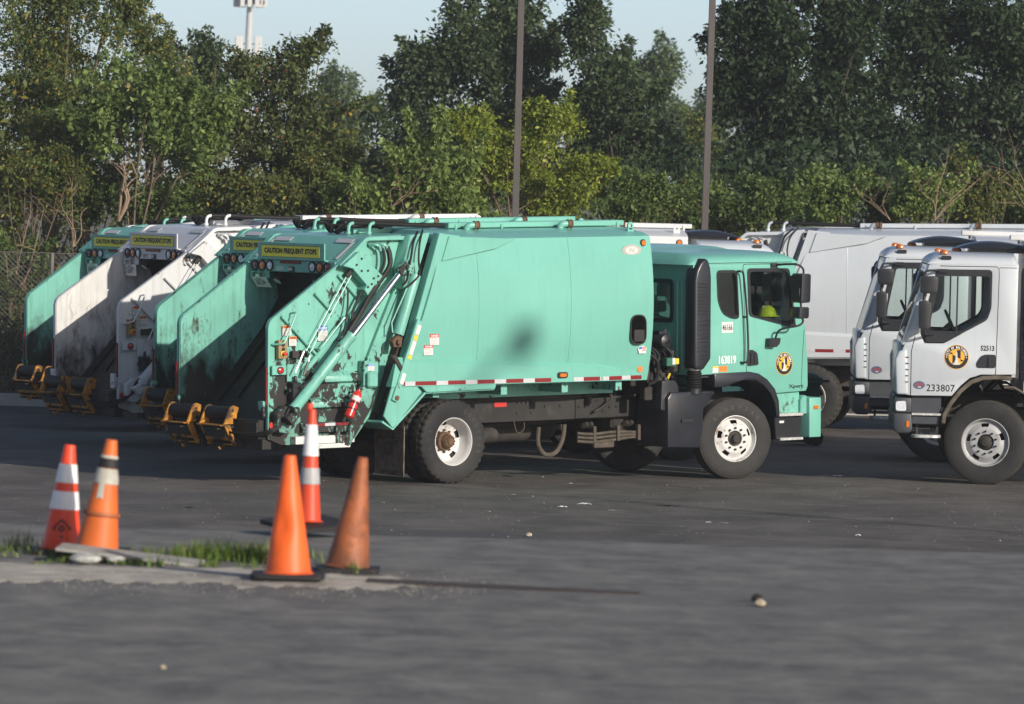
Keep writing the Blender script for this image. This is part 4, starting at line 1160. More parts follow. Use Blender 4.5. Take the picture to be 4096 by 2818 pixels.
def tail_detail(T, y):
    """fittings on the curb-side sheet: handles, rods, controls, hoses, stickers"""
    gs = M['green_side']
    f = y - .014     # sheet face
    MB().tube(catmull([(-2.35, f, 2.165), (-2.35, f - .09, 2.17), (-2.37, f - .10, 2.12), (-2.50, f - .10, 1.86), (-2.56, f - .09, 1.80), (-2.64, f, 1.79)], 4), .012, 8).build('grab_handle', M['green'], T)
    MB().tube(catmull([(-1.58, f, 2.10), (-1.58, f - .08, 2.10), (-1.62, f - .085, 2.06), (-1.93, f - .085, 1.75), (-1.97, f - .08, 1.72), (-1.97, f, 1.72)], 4), .011, 8).build('grab_handle', M['green'], T)
    ro = MB()
    ro.cyl((-1.52, f - .06, 2.625), (-2.16, f - .06, 1.70), .0055, 6); ro.cyl((-1.46, f - .06, 2.61), (-2.10, f - .06, 1.68), .0055, 6)
    r_ = ro.build('control_rod', M['green'], T)
    lv = MB(); lv.box(-2.36, -2.12, f - .05, f, 1.62, 1.70); lv.cyl((-2.24, f - .09, 1.69), (-2.24, f - .02, 1.69), .022, 8); lv.cyl((-2.15, f - .09, 1.66), (-2.15, f - .02, 1.66), .022, 8)
    lv.beam((-1.54, f - .06, 2.60), (-1.46, f - .06, 2.68), .05, .05)
    lv.build('rod_linkage', M['dirt'], r_)
    l1 = MB().tube([(-2.22, f - .09, 1.70), (-2.38, f - .12, 1.44)], .012, 6).build('control_lever', M['steel'], T)
    MB().tube([(-2.13, f - .09, 1.64), (-2.16, f - .10, 1.56)], .008, 6).build('control_lever', M['steel'], T)
    MB().tube([(-2.16, f - .10, 1.57), (-2.25, f - .12, 1.40)], .016, 8).build('lever_grip', M['black'], T)
    # control box
    cb = MB().box(-2.585, -2.455, f - .06, f, 1.615, 1.84).build('control_box', M['tan'], T, .006)
    for zz in (1.785, 1.73):
        MB().cyl((-2.52, f - .06, zz), (-2.52, f - .075, zz), .021, 12).build('push_button', M['black'], cb)
    MB().cyl((-2.525, f - .06, 1.675), (-2.525, f - .072, 1.675), .036, 16).build('button_ring', M['yel_ink'], cb)
    MB().lathe([(.0001, -.115), (.024, -.11), (.026, -.095), (.014, -.07)], (-2.52, f, 1.675), (0, 1, 0), 14).build('stop_button', M['red'], cb)
    # marker lamp in a square plate
    pm = MB().prism([(-2.66, 1.415), (-2.44, 1.415), (-2.44, 1.53), (-2.66, 1.53)], f - .03, f).build('lamp_plate', gs, T, .004)
    MB().lathe([(.046, 0), (.046, -.016), (.038, -.016)], (-2.54, f - .03, 1.472), (0, 1, 0), 20).build('lamp_ring', M['black'], pm)
    MB().lathe([(.040, -.008), (.02, -.022), (.0001, -.024)], (-2.54, f - .03, 1.472), (0, 1, 0), 18).build('lens', M['red'], pm)
    MB().box(-2.42, -2.22, f - .015, f, 1.33, 1.54).build('backing_plate', gs, T, .004)
    MB().disc((-2.66, f - .012, .80), 'y', .04, 16, t=-.006).build('round_reflector', M['red_ink'], T)
    # valve block
    vb = MB().box(-2.40, -2.27, f - .11, f, 1.12, 1.32); vb.box(-2.44, -2.24, f - .08, f - .03, 1.20, 1.25); vb.cyl((-2.33, f - .06, 1.30), (-2.33, f - .06, 1.40), .02, 8)
    vb.cyl((-2.28, f - .08, 1.16), (-2.12, f - .09, 1.30), .016, 8); vb.cyl((-2.36, f - .1, 1.12), (-2.24, f - .12, 1.18), .018, 8)
    vb.build('valve_block', M['black'], T, .008)
    # stickers
    warn_sticker(T, -2.415, 1.955, .135, .125, 'R', f - .001, 'orange_ink', 'WARNING')
    warn_sticker(T, -2.325, 1.822, .115, .115, 'R', f - .001, 'orange_ink', 'WARNING')
    warn_sticker(T, -1.855, 1.905, .145, .185, 'R', f - .001, 'blue_ink', 'NOTICE', 'inkw', 8)
    warn_sticker(T, -1.19, 1.475, .11, .08, 'R', y - .133, 'blue_ink', 'NOTICE', 'inkw', 3)
    # tape on lower ledge
    for i, (x0, x1) in enumerate(((-2.16, -2.02), (-2.02, -1.86), (-1.86, -1.70), (-1.70, -1.44))):
        MB().box(x0, x1, y - .072, y - .064, .77, .81 - .004).build('reflective_tape', M['tape_w'] if i % 2 == 0 else M['tape_r'], T)
    # slide box on the corner beam
    MB().box(-1.28, -1.12, y - .20, y - .13, 1.23, 1.42).build('beam_box', gs, T, .02)
    # hoses
    yb = -1.06
    hose(T, [(-1.02, -.99, 2.96), (-.99, -1.02, 2.90), (-1.00, -1.04, 2.75), (-1.10, -1.02, 2.55), (-1.35, yb, 2.22), (-1.62, yb, 1.85), (-1.75, yb, 1.60), (-2.0, yb, 1.42), (-2.28, yb, 1.26)], .017)
    hose(T, [(-.92, -.99, 2.96), (-.90, -1.02, 2.85), (-.93, -1.04, 2.70), (-1.12, -1.0, 2.45), (-1.45, yb, 2.08), (-1.72, yb, 1.75), (-1.95, yb, 1.44), (-2.2, yb, 1.25), (-2.35, yb, 1.10)], .034)
    hose(T, [(-1.05, -1.0, 2.50), (-1.40, -1.02, 2.10), (-1.66, -1.03, 1.80), (-1.86, -1.05, 1.50), (-2.10, -1.06, 1.30), (-2.3, -1.07, 1.12), (-2.4, -1.07, 1.04)], .024)
    hose(T, [(-1.30, -.98, 2.42), (-1.45, -1.0, 2.2), (-1.50, -1.02, 2.05), (-1.62, -1.03, 1.86)], .018)
    hose(T, [(-1.50, -.95, 2.45), (-1.52, -.97, 2.25), (-1.60, -1.02, 2.0), (-1.70, -1.08, 1.80), (-1.90, -1.10, 1.52), (-2.10, -1.10, 1.40), (-2.32, -1.05, 1.25)], .012)
    hose(T, [(-2.28, -1.03, 1.18), (-2.40, -1.05, 1.10), (-2.52, -1.04, .95), (-2.58, -1.0, .82), (-2.72, -.96, .74), (-2.82, -.8, .70), (-2.90, -.5, .70)], .020)
    hose(T, [(-2.26, -1.05, 1.14), (-2.40, -1.07, 1.02), (-2.50, -1.06, .90), (-2.60, -1.02, .80), (-2.74, -.97, .71), (-2.86, -.7, .67), (-2.92, -.3, .72)], .015)
    hose(T, [(-.48, -1.05, 3.14), (-.60, -1.12, 3.02), (-.66, -1.15, 2.85), (-.70, -1.15, 2.68), (-.72, -1.14, 2.55), (-.78, -1.13, 2.48)], .015)
    hose(T, [(-.40, -1.05, 3.16), (-.52, -1.14, 3.0), (-.56, -1.17, 2.8), (-.55, -1.17, 2.62), (-.66, -1.15, 2.50), (-.74, -1.13, 2.45)], .013)
    # pipe elbows on the upper sheet
    for x0 in (-1.13, -1.02):
        el = MB().tube(catmull([(x0, f, 2.985), (x0 + .03, f - .08, 2.985), (x0 + .08, f - .10, 2.965), (x0 + .10, f - .10, 2.91)], 4), .018, 8)
        el.cyl((x0, f, 2.985), (x0 + .01, f - .03, 2.985), .026, 8)
        el.build('pipe_elbow', gs, T)
    for i in range(4):
        MB().tube([(-1.60 + .01 * i, -1.07, 1.93 - .02 * i), (-1.56 + .01 * i, -1.09, 1.90 - .02 * i)], .02, 8).build('hose_fitting', M['green'], T)


def make_body(T):
    g, gs = M['green'], M['green_side']
    xf = 3.26
    # side profile points from bottom to top (y half, z)
    zz = [1.20 + (3.04 - 1.20) * i / 14 for i in range(15)]
    half = [(side_y(z), z) for z in zz]
    sec = [(-y, z) for y, z in half] + [(-1.0, 3.085), (-.62, 3.14), (0, 3.155), (.62, 3.14), (1.0, 3.085)] + [(y, z) for y, z in reversed(half)]

    def xr(z):
        return -.16 - (3.10 - z) * .386 + .02
    mb = MB(); n = len(sec)
    xs = [0.0, .16, .36, .5, .68, .84, 1.0]
    for k, t in enumerate(xs):
        for y, z in sec:
            x = xr(z) + (xf - xr(z)) * t
            mb.v.append((x, y, z))
    for k in range(len(xs) - 1):
        for i in range(n - 1):
            a = k * n + i
            mb.f.append((a, a + 1, a + n + 1, a + n))
    mb.f.append(tuple(range((len(xs) - 1) * n, len(xs) * n))); mb.f.append(tuple(reversed(range(n))))
    bo = mb.build('body_shell', g, T, smooth=28)
    for s in (-1, 1):
        # seams (raised weld lines)
        for x in (.37, 1.88):
            sm = MB().tube([(x, s * (side_y(z) + .001), z) for z in zz[2:]], .004, 5); sm.build('weld_seam', gs, bo)
        # upper rear gusset
        gp = [(-.10, 3.08), (.98, 3.035), (.67, 2.92), (-.21, 2.775)]
        MB().prism(gp, s * 1.12, s * 1.205).build('gusset_plate', g, T, .004)
        # flared lower rail
        sk = MB(); top = [(-.92, 1.60), (2.36, 1.437), (3.10, 1.315)]; lo = [(-.95, 1.54), (2.40, 1.38), (3.14, 1.30)]; bot = [(-1.02, 1.235), (2.40, 1.215), (3.19, 1.20)]
        yo = s * 1.212; yi = s * 1.10
        vs = [(p[0], s * (side_y(p[1]) - .01), p[1]) for p in top] + [(p[0], yo if i < 2 else s * (side_y(1.3) + .004), p[1]) for i, p in enumerate(lo)] \
            + [(p[0], yo if i < 2 else s * (side_y(1.2) + .006), p[1]) for i, p in enumerate(bot)] + [(p[0], yi, p[1]) for p in bot]
        sk.add(vs, [(0, 1, 4, 3), (1, 2, 5, 4), (3, 4, 7, 6), (4, 5, 8, 7), (6, 7, 10, 9), (7, 8, 11, 10), (0, 3, 6, 9), (2, 11, 8, 5)])
        sk.build('lower_rail', g, T)
        # rear post
        po = [(-.235, 3.125), (-.16, 3.115), (.10, 3.085), (-.76, .98), (-.84, .90), (-1.03, .855)]
        MB().prism(po, s * 1.05, s * 1.185).build('rear_post', gs, T, .008)
        sl = [(-.265, 3.00), (-.235, 2.97), (-1.04, .90), (-1.07, .92)]
        MB().prism(sl, s * .90, s * 1.02).build('tailgate_seal', M['dirt'], T)
        # wheel-arch flare
        MB().strip([(-1.16, .80), (-.98, .70), (-.46, 1.135), (.64, 1.15), (.66, 1.215)], min(s * .70, s * 1.20), max(s * .70, s * 1.20), .03).build('arch_flare', gs, T, .004)
        MB().prism([(-1.13, .88), (-.98, .72), (-.52, 1.16), (-.60, 1.232), (-1.0, 1.232)], s * 1.17, s * 1.20).build('arch_panel', gs, T, .004)
        MB().prism([(-.55, 1.23), (-.46, 1.15), (.64, 1.165), (.66, 1.225)], s * 1.13, s * 1.222).build('arch_ledge', gs, T, .006)
    MB().box(-.9, 3.1, -.62, .62, 1.02, 1.20).build('body_subframe', gs, T)
    for x in (-.2, .9, 1.9, 2.8):
        MB().box(x - .05, x + .05, -1.08, 1.08, 1.08, 1.20).build('cross_member', gs, T)
    # roof fittings
    rb = MB().box(.50, 3.42, -.46, -.22, 3.155, 3.225).build('roof_duct', g, T, .01)
    for x in (.60, 1.35, 3.28):
        MB().box(x, x + .03, -.475, -.455, 3.11, 3.20).build('duct_clip', gs, rb)
    for x in (.70, 2.24):
        e = MB().tube(catmull([(x, -.58, 3.12), (x, -.58, 3.165), (x + .03, -.60, 3.19), (x + .10, -.62, 3.195)], 4), .042, 12)
        eo = e.build('roof_elbow', gs, T)
        MB().lathe([(.036, 0), (.055, 0), (.055, .015), (.046, .02), (.046, .05), (.055, .055), (.055, .07), (.036, .07), (.034, .01)], (x + .08, -.615, 3.195), (1, -.15, 0), 16).build('hose_coupling', M['rust'], eo)
    ey = MB().lathe([(.022, -.012), (.05, -.012), (.05, .012), (.022, .012), (.022, -.012)], (3.12, -.92, 3.165), (0, 1, 0), 16)
    ey.box(3.07, 3.17, -.932, -.908, 3.09, 3.135)
    ey.build('lifting_eye', g, T)
    # hydraulic tubes along the roof to the tail
    for yy in (-.36, -.26):
        MB().tube(catmull([(.52, yy, 3.19), (.1, yy, 3.20), (-.4, yy, 3.22), (-.62 - .25 * (yy + .36) * 10, yy, 3.235)], 4), .028, 10).build('roof_hose', M['rubber'], T)
        x0 = -.62 - .25 * (yy + .36) * 10
        el = MB().tube(catmull([(x0 + .06, yy, 3.235), (x0 - .03, yy, 3.23), (x0 - .07, yy, 3.19), (x0 - .08, yy, 3.09)], 4), .022, 10)
        el.cyl((x0 - .08, yy, 3.10), (x0 - .08, yy, 3.13), .034, 8)
        el.build('pipe_elbow', gs, T)
    MB().box(-.75, .48, -.12, .08, 3.10, 3.165).build('roof_channel', gs, T, .006)
    rng = random.Random(5)
    for i in range(9):
        pts = [(-.98 + .03 * i, .06 * i - .1, 3.11)]
        for k in range(6):
            pts.append((-.80 + .16 * k, -.05 + .05 * i + rng.uniform(-.08, .08), 3.13 + rng.uniform(0, .075)))
        hose(T, pts, .019, 'cable_bundle', n=5)
    # marker lamps, access oval
    for s in (-1, 1):
        yy = s * side_y(2.953)
        MB().disc((3.13, yy - .002 * s, 2.953), 'y', .046, 18, t=s * .014).build('lamp_ring', M['black'], T)
        MB().disc((3.13, yy + .010 * s, 2.953), 'y', .034, 18, t=s * .012).build('marker_lens', M['lens_a'], T)
        yy = s * side_y(1.339)
        MB().disc((3.11, yy - .002 * s, 1.345), 'y', .042, 18, t=s * .010).build('round_reflector', M['orange_ink'], T)
        yy = s * (side_y(2.03) + .002)
        ov = rpoly([(2.867, 1.66), (3.137, 1.66), (3.137, 2.045), (2.867, 2.045)], .135, 6)
        oi = rpoly([(2.882, 1.678), (3.122, 1.678), (3.122, 2.027), (2.882, 2.027)], .12, 6)
        MB().prism(ov, yy - .05 * s, yy + .010 * s, holes=[oi]).build('port_rim', M['black'], T)
        MB().prism(oi, yy - .005 * s, yy + .0035 * s).build('port_opening', M['void'], T)  # solid black plate in place of the shaded hole
        pi_ = MB().beam((3.03, yy + .006 * s, 1.86), (3.03, yy + .006 * s, 2.02), .03, .006); pi_.box(2.93, 3.10, min(yy + .004 * s, yy + .009 * s), max(yy + .004 * s, yy + .009 * s), 1.70, 1.85)
        pi_.build('port_linkage', M['frame'], T)
        am = MB().prism(rpoly([(1.66, 1.268), (1.83, 1.268), (1.83, 1.345), (1.66, 1.345)], .035, 4), yo_(s), yo_(s) + .012 * s).build('lamp_ring', M['black'], T)
        MB().prism(rpoly([(1.69, 1.285), (1.80, 1.285), (1.80, 1.328), (1.69, 1.328)], .02, 4), yo_(s) + .010 * s, yo_(s) + .024 * s).build('marker_lens', M['lens_a'], am)
        # maker's oval badge
        by = s * (side_y(2.86) + .003)
        fa = 'R' if s < 0 else 'L'
        k = 1 if s < 0 else -1
        lg = MB().disc((2.925, by - .02 * s, 2.862), 'y', .160, 32, .072, t=s * .024).build('maker_badge', M['logo_s'], T)
        MB().disc((2.925, by + .0042 * s, 2.862), 'y', .138, 32, .060, t=s * .002).build('badge_ring', M['logo_s'], lg)
        MB().disc((2.925, by + .0064 * s, 2.862), 'y', .105, 32, .047, t=s * .002).build('badge_field', M['paper'], lg)
        letters(lg, 'N', k * 2.925, 2.862, .085, .060, fa, by + .0095 * s, M['logo_s'], .05, 'badge_letter', -.12)
    # tape along the lower rail
    B = [(-.60, .0, 0), (-.60, -.30, 1)]
    seg = [(-.93, -.676, 'r'), (-.676, -.302, 'r'), (-.302, -.116, 'w'), (-.116, .168, 'r'), (.168, .356, 'w'), (.356, .637, 'r'), (.637, .824, 'w'), (.824, 1.107, 'r'),
           (1.107, 1.293, 'w'), (1.293, 1.563, 'r'), (1.94, 2.10, 'w'), (2.10, 2.374, 'r'), (2.374, 2.540, 'w'), (2.540, 2.780, 'r'), (2.780, 2.942, 'w'), (2.942, 3.15, 'r')]
    seg[0:2] = [(-.93, -.80, 'r'), (-.80, -.64, 'w'), (-.64, -.302, 'r')]
    for x0, x1, c in seg:
        mb = MB(); zb = lambda x: 1.245 - .0075 * (x + .9)
        yo = [-1.2135 if x < 2.41 else -(1.2135 + (side_y(1.25) + .008 - 1.2135) * (x - 2.40) / .77) for x in (x0, x1)]
        mb.add([(x0, yo[0], zb(x0)), (x1, yo[1], zb(x1)), (x1, yo[1], zb(x1) + .05), (x0, yo[0], zb(x0) + .05),
                (x0, yo[0] + .01, zb(x0)), (x1, yo[1] + .01, zb(x1)), (x1, yo[1] + .01, zb(x1) + .05), (x0, yo[0] + .01, zb(x0) + .05)],
               [(0, 1, 2, 3), (7, 6, 5, 4), (0, 4, 5, 1), (3, 2, 6, 7), (0, 3, 7, 4), (1, 5, 6, 2)])
        mb.build('reflective_tape', M['tape_r'] if c == 'r' else M['tape_w'], T)
    # stickers near the post
    warn_sticker(T, -.335, 1.805, .15, .135, 'R', -side_y(1.80) - .002, 'red_ink', 'DANGER', 'inkw', 4)
    warn_sticker(T, -.42, 1.675, .15, .125, 'R', -side_y(1.67) - .004, 'red_ink', 'DANGER', 'inkw', 4)
    # latch rail with stickers
    lr = MB().beam((-.58, -1.21, 2.05), (-.98, -1.21, 1.06), .045, .085, (1, 0, 0)).build('latch_rail', gs, T, .006)
    for (xa, za), (xb, zb_), mk in (((-.590, 1.99), (-.635, 1.875), 'paper'), ((-.640, 1.865), (-.664, 1.805), 'yel_ink'), ((-.668, 1.795), (-.735, 1.63), 'paper'), ((-.738, 1.62), (-.755, 1.575), 'yel_ink'), ((-.83, 1.40), (-.88, 1.27), 'paper')):
        MB().beam((xa, -1.235, za), (xb, -1.235, zb_), .004, .06, (1, 0, 0)).build('rail_sticker', M[mk], lr)
    MB().cyl((-.95, -1.20, 1.10), (-.95, -1.25, 1.10), .03, 8).build('rail_bolt', M['rust'], lr)
    kn = MB().beam((-.86, -1.2, 1.44), (-.98, -1.2, 1.62), .06, .06); kn.cyl((-.98, -1.22, 1.60), (-.98, -1.12, 1.60), .035, 8)
    kn.build('tailgate_latch', M['dirt'], T, .008)


def yo_(s):
    return s * 1.2125


def make_chassis(T, front=4.77, xend=5.9, near_nuts=False):
    fr = M['frame']
    for s in (-1, 1):
        MB().box(-1.15, xend, min(s * .40, s * .46), max(s * .40, s * .46), .69, .965).build('frame_rail', fr, T, .006)
        MB().box(-.95, 2.9, min(s * .41, s * .48), max(s * .41, s * .48), .966, 1.03).build('sill_beam', M['dirt'], T)
    if near_nuts:
        for x, z in [(1.65, .93), (1.72, .93), (1.79, .93), (1.87, .93), (1.64, .80), (1.87, .80), (2.1, .87), (2.35, .87), (2.65, .84), (2.75, .84), (2.82, .92), (2.95, .92), (3.05, .86), (3.05, .78), (3.16, .83), (3.28, .83), (3.4, .92), (3.4, .75), (3.6, .92), (3.6, .75)]:
            MB().cyl((x, -.458, z), (x, -.475, z), .017, 6).build('frame_bolt', M['dirt'], T, smooth=0)
        sheet(T, 'caution_sticker', 1.26, 1.46, .885, .945, 'R', -.461, -.003, M['red_ink'])
        MB().box(2.60, 3.75, -.475, -.462, .70, .955).build('frame_plate', fr, T, .003)
        sp = MB()
        for i in range(7):
            sp.lathe([(.030, 0), (.038, .006), (.030, .012)], (2.78, -.52, .88 + .014 * i), (0, 0, 1), 12)
        sp.build('mount_spring', M['brown'], T)
        MB().box(2.68, 2.90, -.57, -.46, .985, 1.005).build('mount_bracket', fr, T)
        hose(T, [(3.05, -.55, 1.10), (3.10, -.60, .95), (2.98, -.60, .86), (2.85, -.55, .78)], .018, ma='frame')
        hose(T, [(1.86, -.62, .62), (1.85, -.62, .42), (1.93, -.62, .29), (2.05, -.62, .26), (2.17, -.62, .31), (2.26, -.62, .46), (2.29, -.62, .64)], .030, 'drain_hose', 'brown', 10)
        hose(T, [(1.55, -.5, .70), (1.57, -.52, .58), (1.63, -.52, .55), (1.70, -.52, .60), (1.72, -.5, .68)], .007, ma='brown')
        for k in range(3):
            hose(T, [(2.50, -.62, .52 - .05 * k), (2.75, -.63, .50 - .05 * k), (3.1, -.62, .515 - .05 * k), (3.5, -.60, .50 - .03 * k), (3.75, -.60, .46 - .03 * k), (3.98, -.58, .53)], .020, 'brake_line', 'brown')
        for x in (2.75, 3.15, 3.5):
            MB().box(x, x + .05, -.66, -.60, .40, .60).build('line_clamp', M['brown'], T, .006)
        MB().box(2.78, 3.12, -.64, -.58, .32, .40).build('valve_manifold', M['brown'], T, .012)
        for x in (2.62, 2.7, 3.3, 3.38):
            MB().lathe([(.0001, 0), (.035, .0), (.04, .04), (.03, .09), (.0001, .09)], (x, -.58, .60), (.2, -.6, .3), 10).build('air_valve', M['dirt'], T)
        hose(T, [(3.62, -.62, .68), (3.64, -.63, .60), (3.70, -.63, .57), (3.78, -.62, .60)], .012, ma='brown')
    # axles and driveline
    ax = MB().cyl((0, -.95, .525), (0, .95, .525), .075, 12)
    ax.lathe([(.06, -.22), (.17, -.12), (.2, 0), (.17, .12), (.06, .22)], (0, 0, .525), (0, 1, 0), 18)
    ax.build('rear_axle', M['dirt'], T)
    MB().cyl((0.1, 0, .55), (front - 1.0, 0, .72), .055, 12).build('drive_shaft', M['dirt'], T)
    MB().cyl((front, -.9, .50), (front, .9, .50), .06, 10).build('front_axle', M['dirt'], T)
    for s in (-1, 1):
        ls = MB()
        for k in range(5):
            ls.box(-.62 + .08 * k, .62 - .08 * k, s * .52 - .04, s * .52 + .04, .62 - .016 * k - .015, .62 - .016 * k)
        ls.build('leaf_spring', M['dirt'], T)
    for x, y, L_, r_ in ((1.55, .15, .75, .13), (2.2, .62, .9, .15), (1.05, -.30, .35, .10)):
        MB().lathe([(.0001, 0), (r_ * .8, .0), (r_, .04), (r_, L_ - .04), (r_ * .8, L_), (.0001, L_)], (x, y, .52), (1, 0, 0), 16).build('air_tank', M['dirt'], T)
    MB().box(3.3, 4.3, -.38, .38, .45, 1.15).build('engine_block', M['dirt'], T, .04)
    # mud flaps
    for s in (-1, 1):
        mf = MB().prism([(s * .62, .13), (s * 1.18, .12), (s * 1.19, .74), (s * .60, .76)], -.80, -.785, ax='x')
        fo = mf.build('mud_flap', M['flap'], T)
        if s < 0:
            MB().prism([(-1.14, .17), (-.66, .17), (-.66, .60), (-1.14, .60)], -.801, -.803, holes=[[(-1.13, .18), (-.67, .18), (-.67, .59), (-1.13, .59)]], ax='x').build('flap_border', M['dirt'], fo)
            MB().lathe([(.075, -.806), (.085, -.806), (.085, -.801), (.075, -.801)], (0, -.9, .46), (1, 0, 0), 24).build('flap_emblem', M['dirt'], fo)


def make_wheels(T, pitch, front=4.77, steer=R(-15), detail=True, RF=.525, xr=0.0, nuts=True):
    zc = lambda x, rr: rr - pitch * x
    for s in (-1, 1):
        near = s < 0 and detail
        wheel(T, xr, s * 1.06, zc(xr, .525), s, .525, 'rear', 0, True, near and nuts, text=[('GOODYEAR', 25, 110), ('G159', 245, 290)] if near else None)
        wheel(T, xr, s * .74, zc(xr, .525), s, .525, 'rear', 0, True)
        wheel(T, front, s * 1.03, zc(front, RF), s, RF, 'front', steer, False, near and nuts, text=[('GOODYEAR', -50, 50)] if near else None)

# ============================================================ city seal
def city_seal(T, cu, cv, r, face, d):
    """round municipal seal; d the panel face, drawn as thin layers going outwards"""
    o = -1 if face == 'R' else 1
    k = 1 if face == 'R' else -1
    n = 40
    s = MB().disc((k * cu, d, cv), 'y', r, n, t=o * .003).build('city_seal', M['seal_o'], T)
    MB().disc((k * cu, d + o * .0032, cv), 'y', r * .955, n, t=o * .001).build('seal_ring', M['ink'], s)
    ri = r * .66

    def clip(poly):
        return poly
    # quartered field: orange disc with black counterchanged slanting bars
    MB().disc((k * cu, d + o * .0044, cv), 'y', ri, n, t=o * .001).build('seal_field', M['seal_o'], s)
    bars = MB()
    cols = [-.66, -.33, 0.0, .33, .66]
    for i in range(4):
        x0, x1 = cols[i] * r, cols[i + 1] * r
        xm = (x0 + x1) / 2
        h = math.sqrt(max(0, ri * ri - max(abs(x0), abs(x1)) ** 2 * .96)) if i in (1, 2) else math.sqrt(max(0, ri * ri - xm * xm)) * .8
        sl = -.55      # slanting line across the field
        if i % 2 == 0:
            pts = [(x0 if i else x0 * .93, sl * x0 + .02 * r), (x1, sl * x1 + .02 * r), (x1, h), (x0 if i else x0 * .80, h * .72 if i == 0 else h)]
        else:
            pts = [(x0, sl * x0 + .02 * r), (x1 if i < 3 else x1 * .93, sl * x1 + .02 * r), (x1 if i < 3 else x1 * .8, -h * (.72 if i == 3 else 1)), (x0, -h)]
        bars.prism([(k * (cu + a), cv + b) for a, b in pts], d + o * .0056, d + o * .0066)
    bars.build('seal_bars', M['ink'], s)
    mo = MB()
    for (w0, w1, z0, z1) in ((.30, .30, -.62, -.54), (.24, .24, -.54, -.46), (.15, .13, -.46, -.26), (.085, .055, -.26, .30), (.075, .075, .30, .34), (.03, .015, .34, .52)):
        mo.prism([(k * (cu - w0 * r), cv + z0 * r), (k * (cu + w0 * r), cv + z0 * r), (k * (cu + w1 * r), cv + z1 * r), (k * (cu - w1 * r), cv + z1 * r)], d + o * .0068, d + o * .0078)
    mo.build('seal_monument', M['paper'], s)
    arc_letters(s, 'CITY OF BALTIMORE', cu, cv, r * .80, r * .19, -78, 78, face, d + o * .0046, M['inkw'], .03, 'seal_lettering', .85)
    for a in (-.80, .80):
        MB().prism([(k * (cu + a * r), cv - .09 * r), (k * (cu + (a + .045) * r), cv - .02 * r), (k * (cu + a * r), cv + .05 * r), (k * (cu + (a - .045) * r), cv - .02 * r)], d + o * .0046, d + o * .0054).build('seal_diamond', M['inkw'], s)
    return s


def roof_dome(x0, x1, yh, z0, h, fx=.22, rx=.10, p=4.0, lip=0.0):
    """rounded cab roof from x0 (rear) to x1 (front)"""
    mb = MB()

    def fn(u, v):
        x = x0 + (x1 - x0) * u; y = -yh + 2 * yh * v
        ex = 1.0
        if x > x1 - fx:
            ex = max(0.0, 1 - ((x - (x1 - fx)) / fx) ** 2.6)
        if x < x0 + rx:
            ex = min(ex, max(0.0, 1 - ((x0 + rx - x) / rx) ** 2.6))
        ey = max(0.0, 1 - abs(y / yh) ** 9)
        return (x, y, z0 + h * (ex ** .5) * (ey ** .5) + .02 * (1 - (y / yh) ** 2) * ex)
    us = 28
    mb.grid(us, 30, lambda u, v: fn(1 - (1 - u) ** 1.6 if u > .5 else u * (1 - .5 ** 1.6) / .5, .5 - .5 * math.cos(math.pi * v)))
    return mb


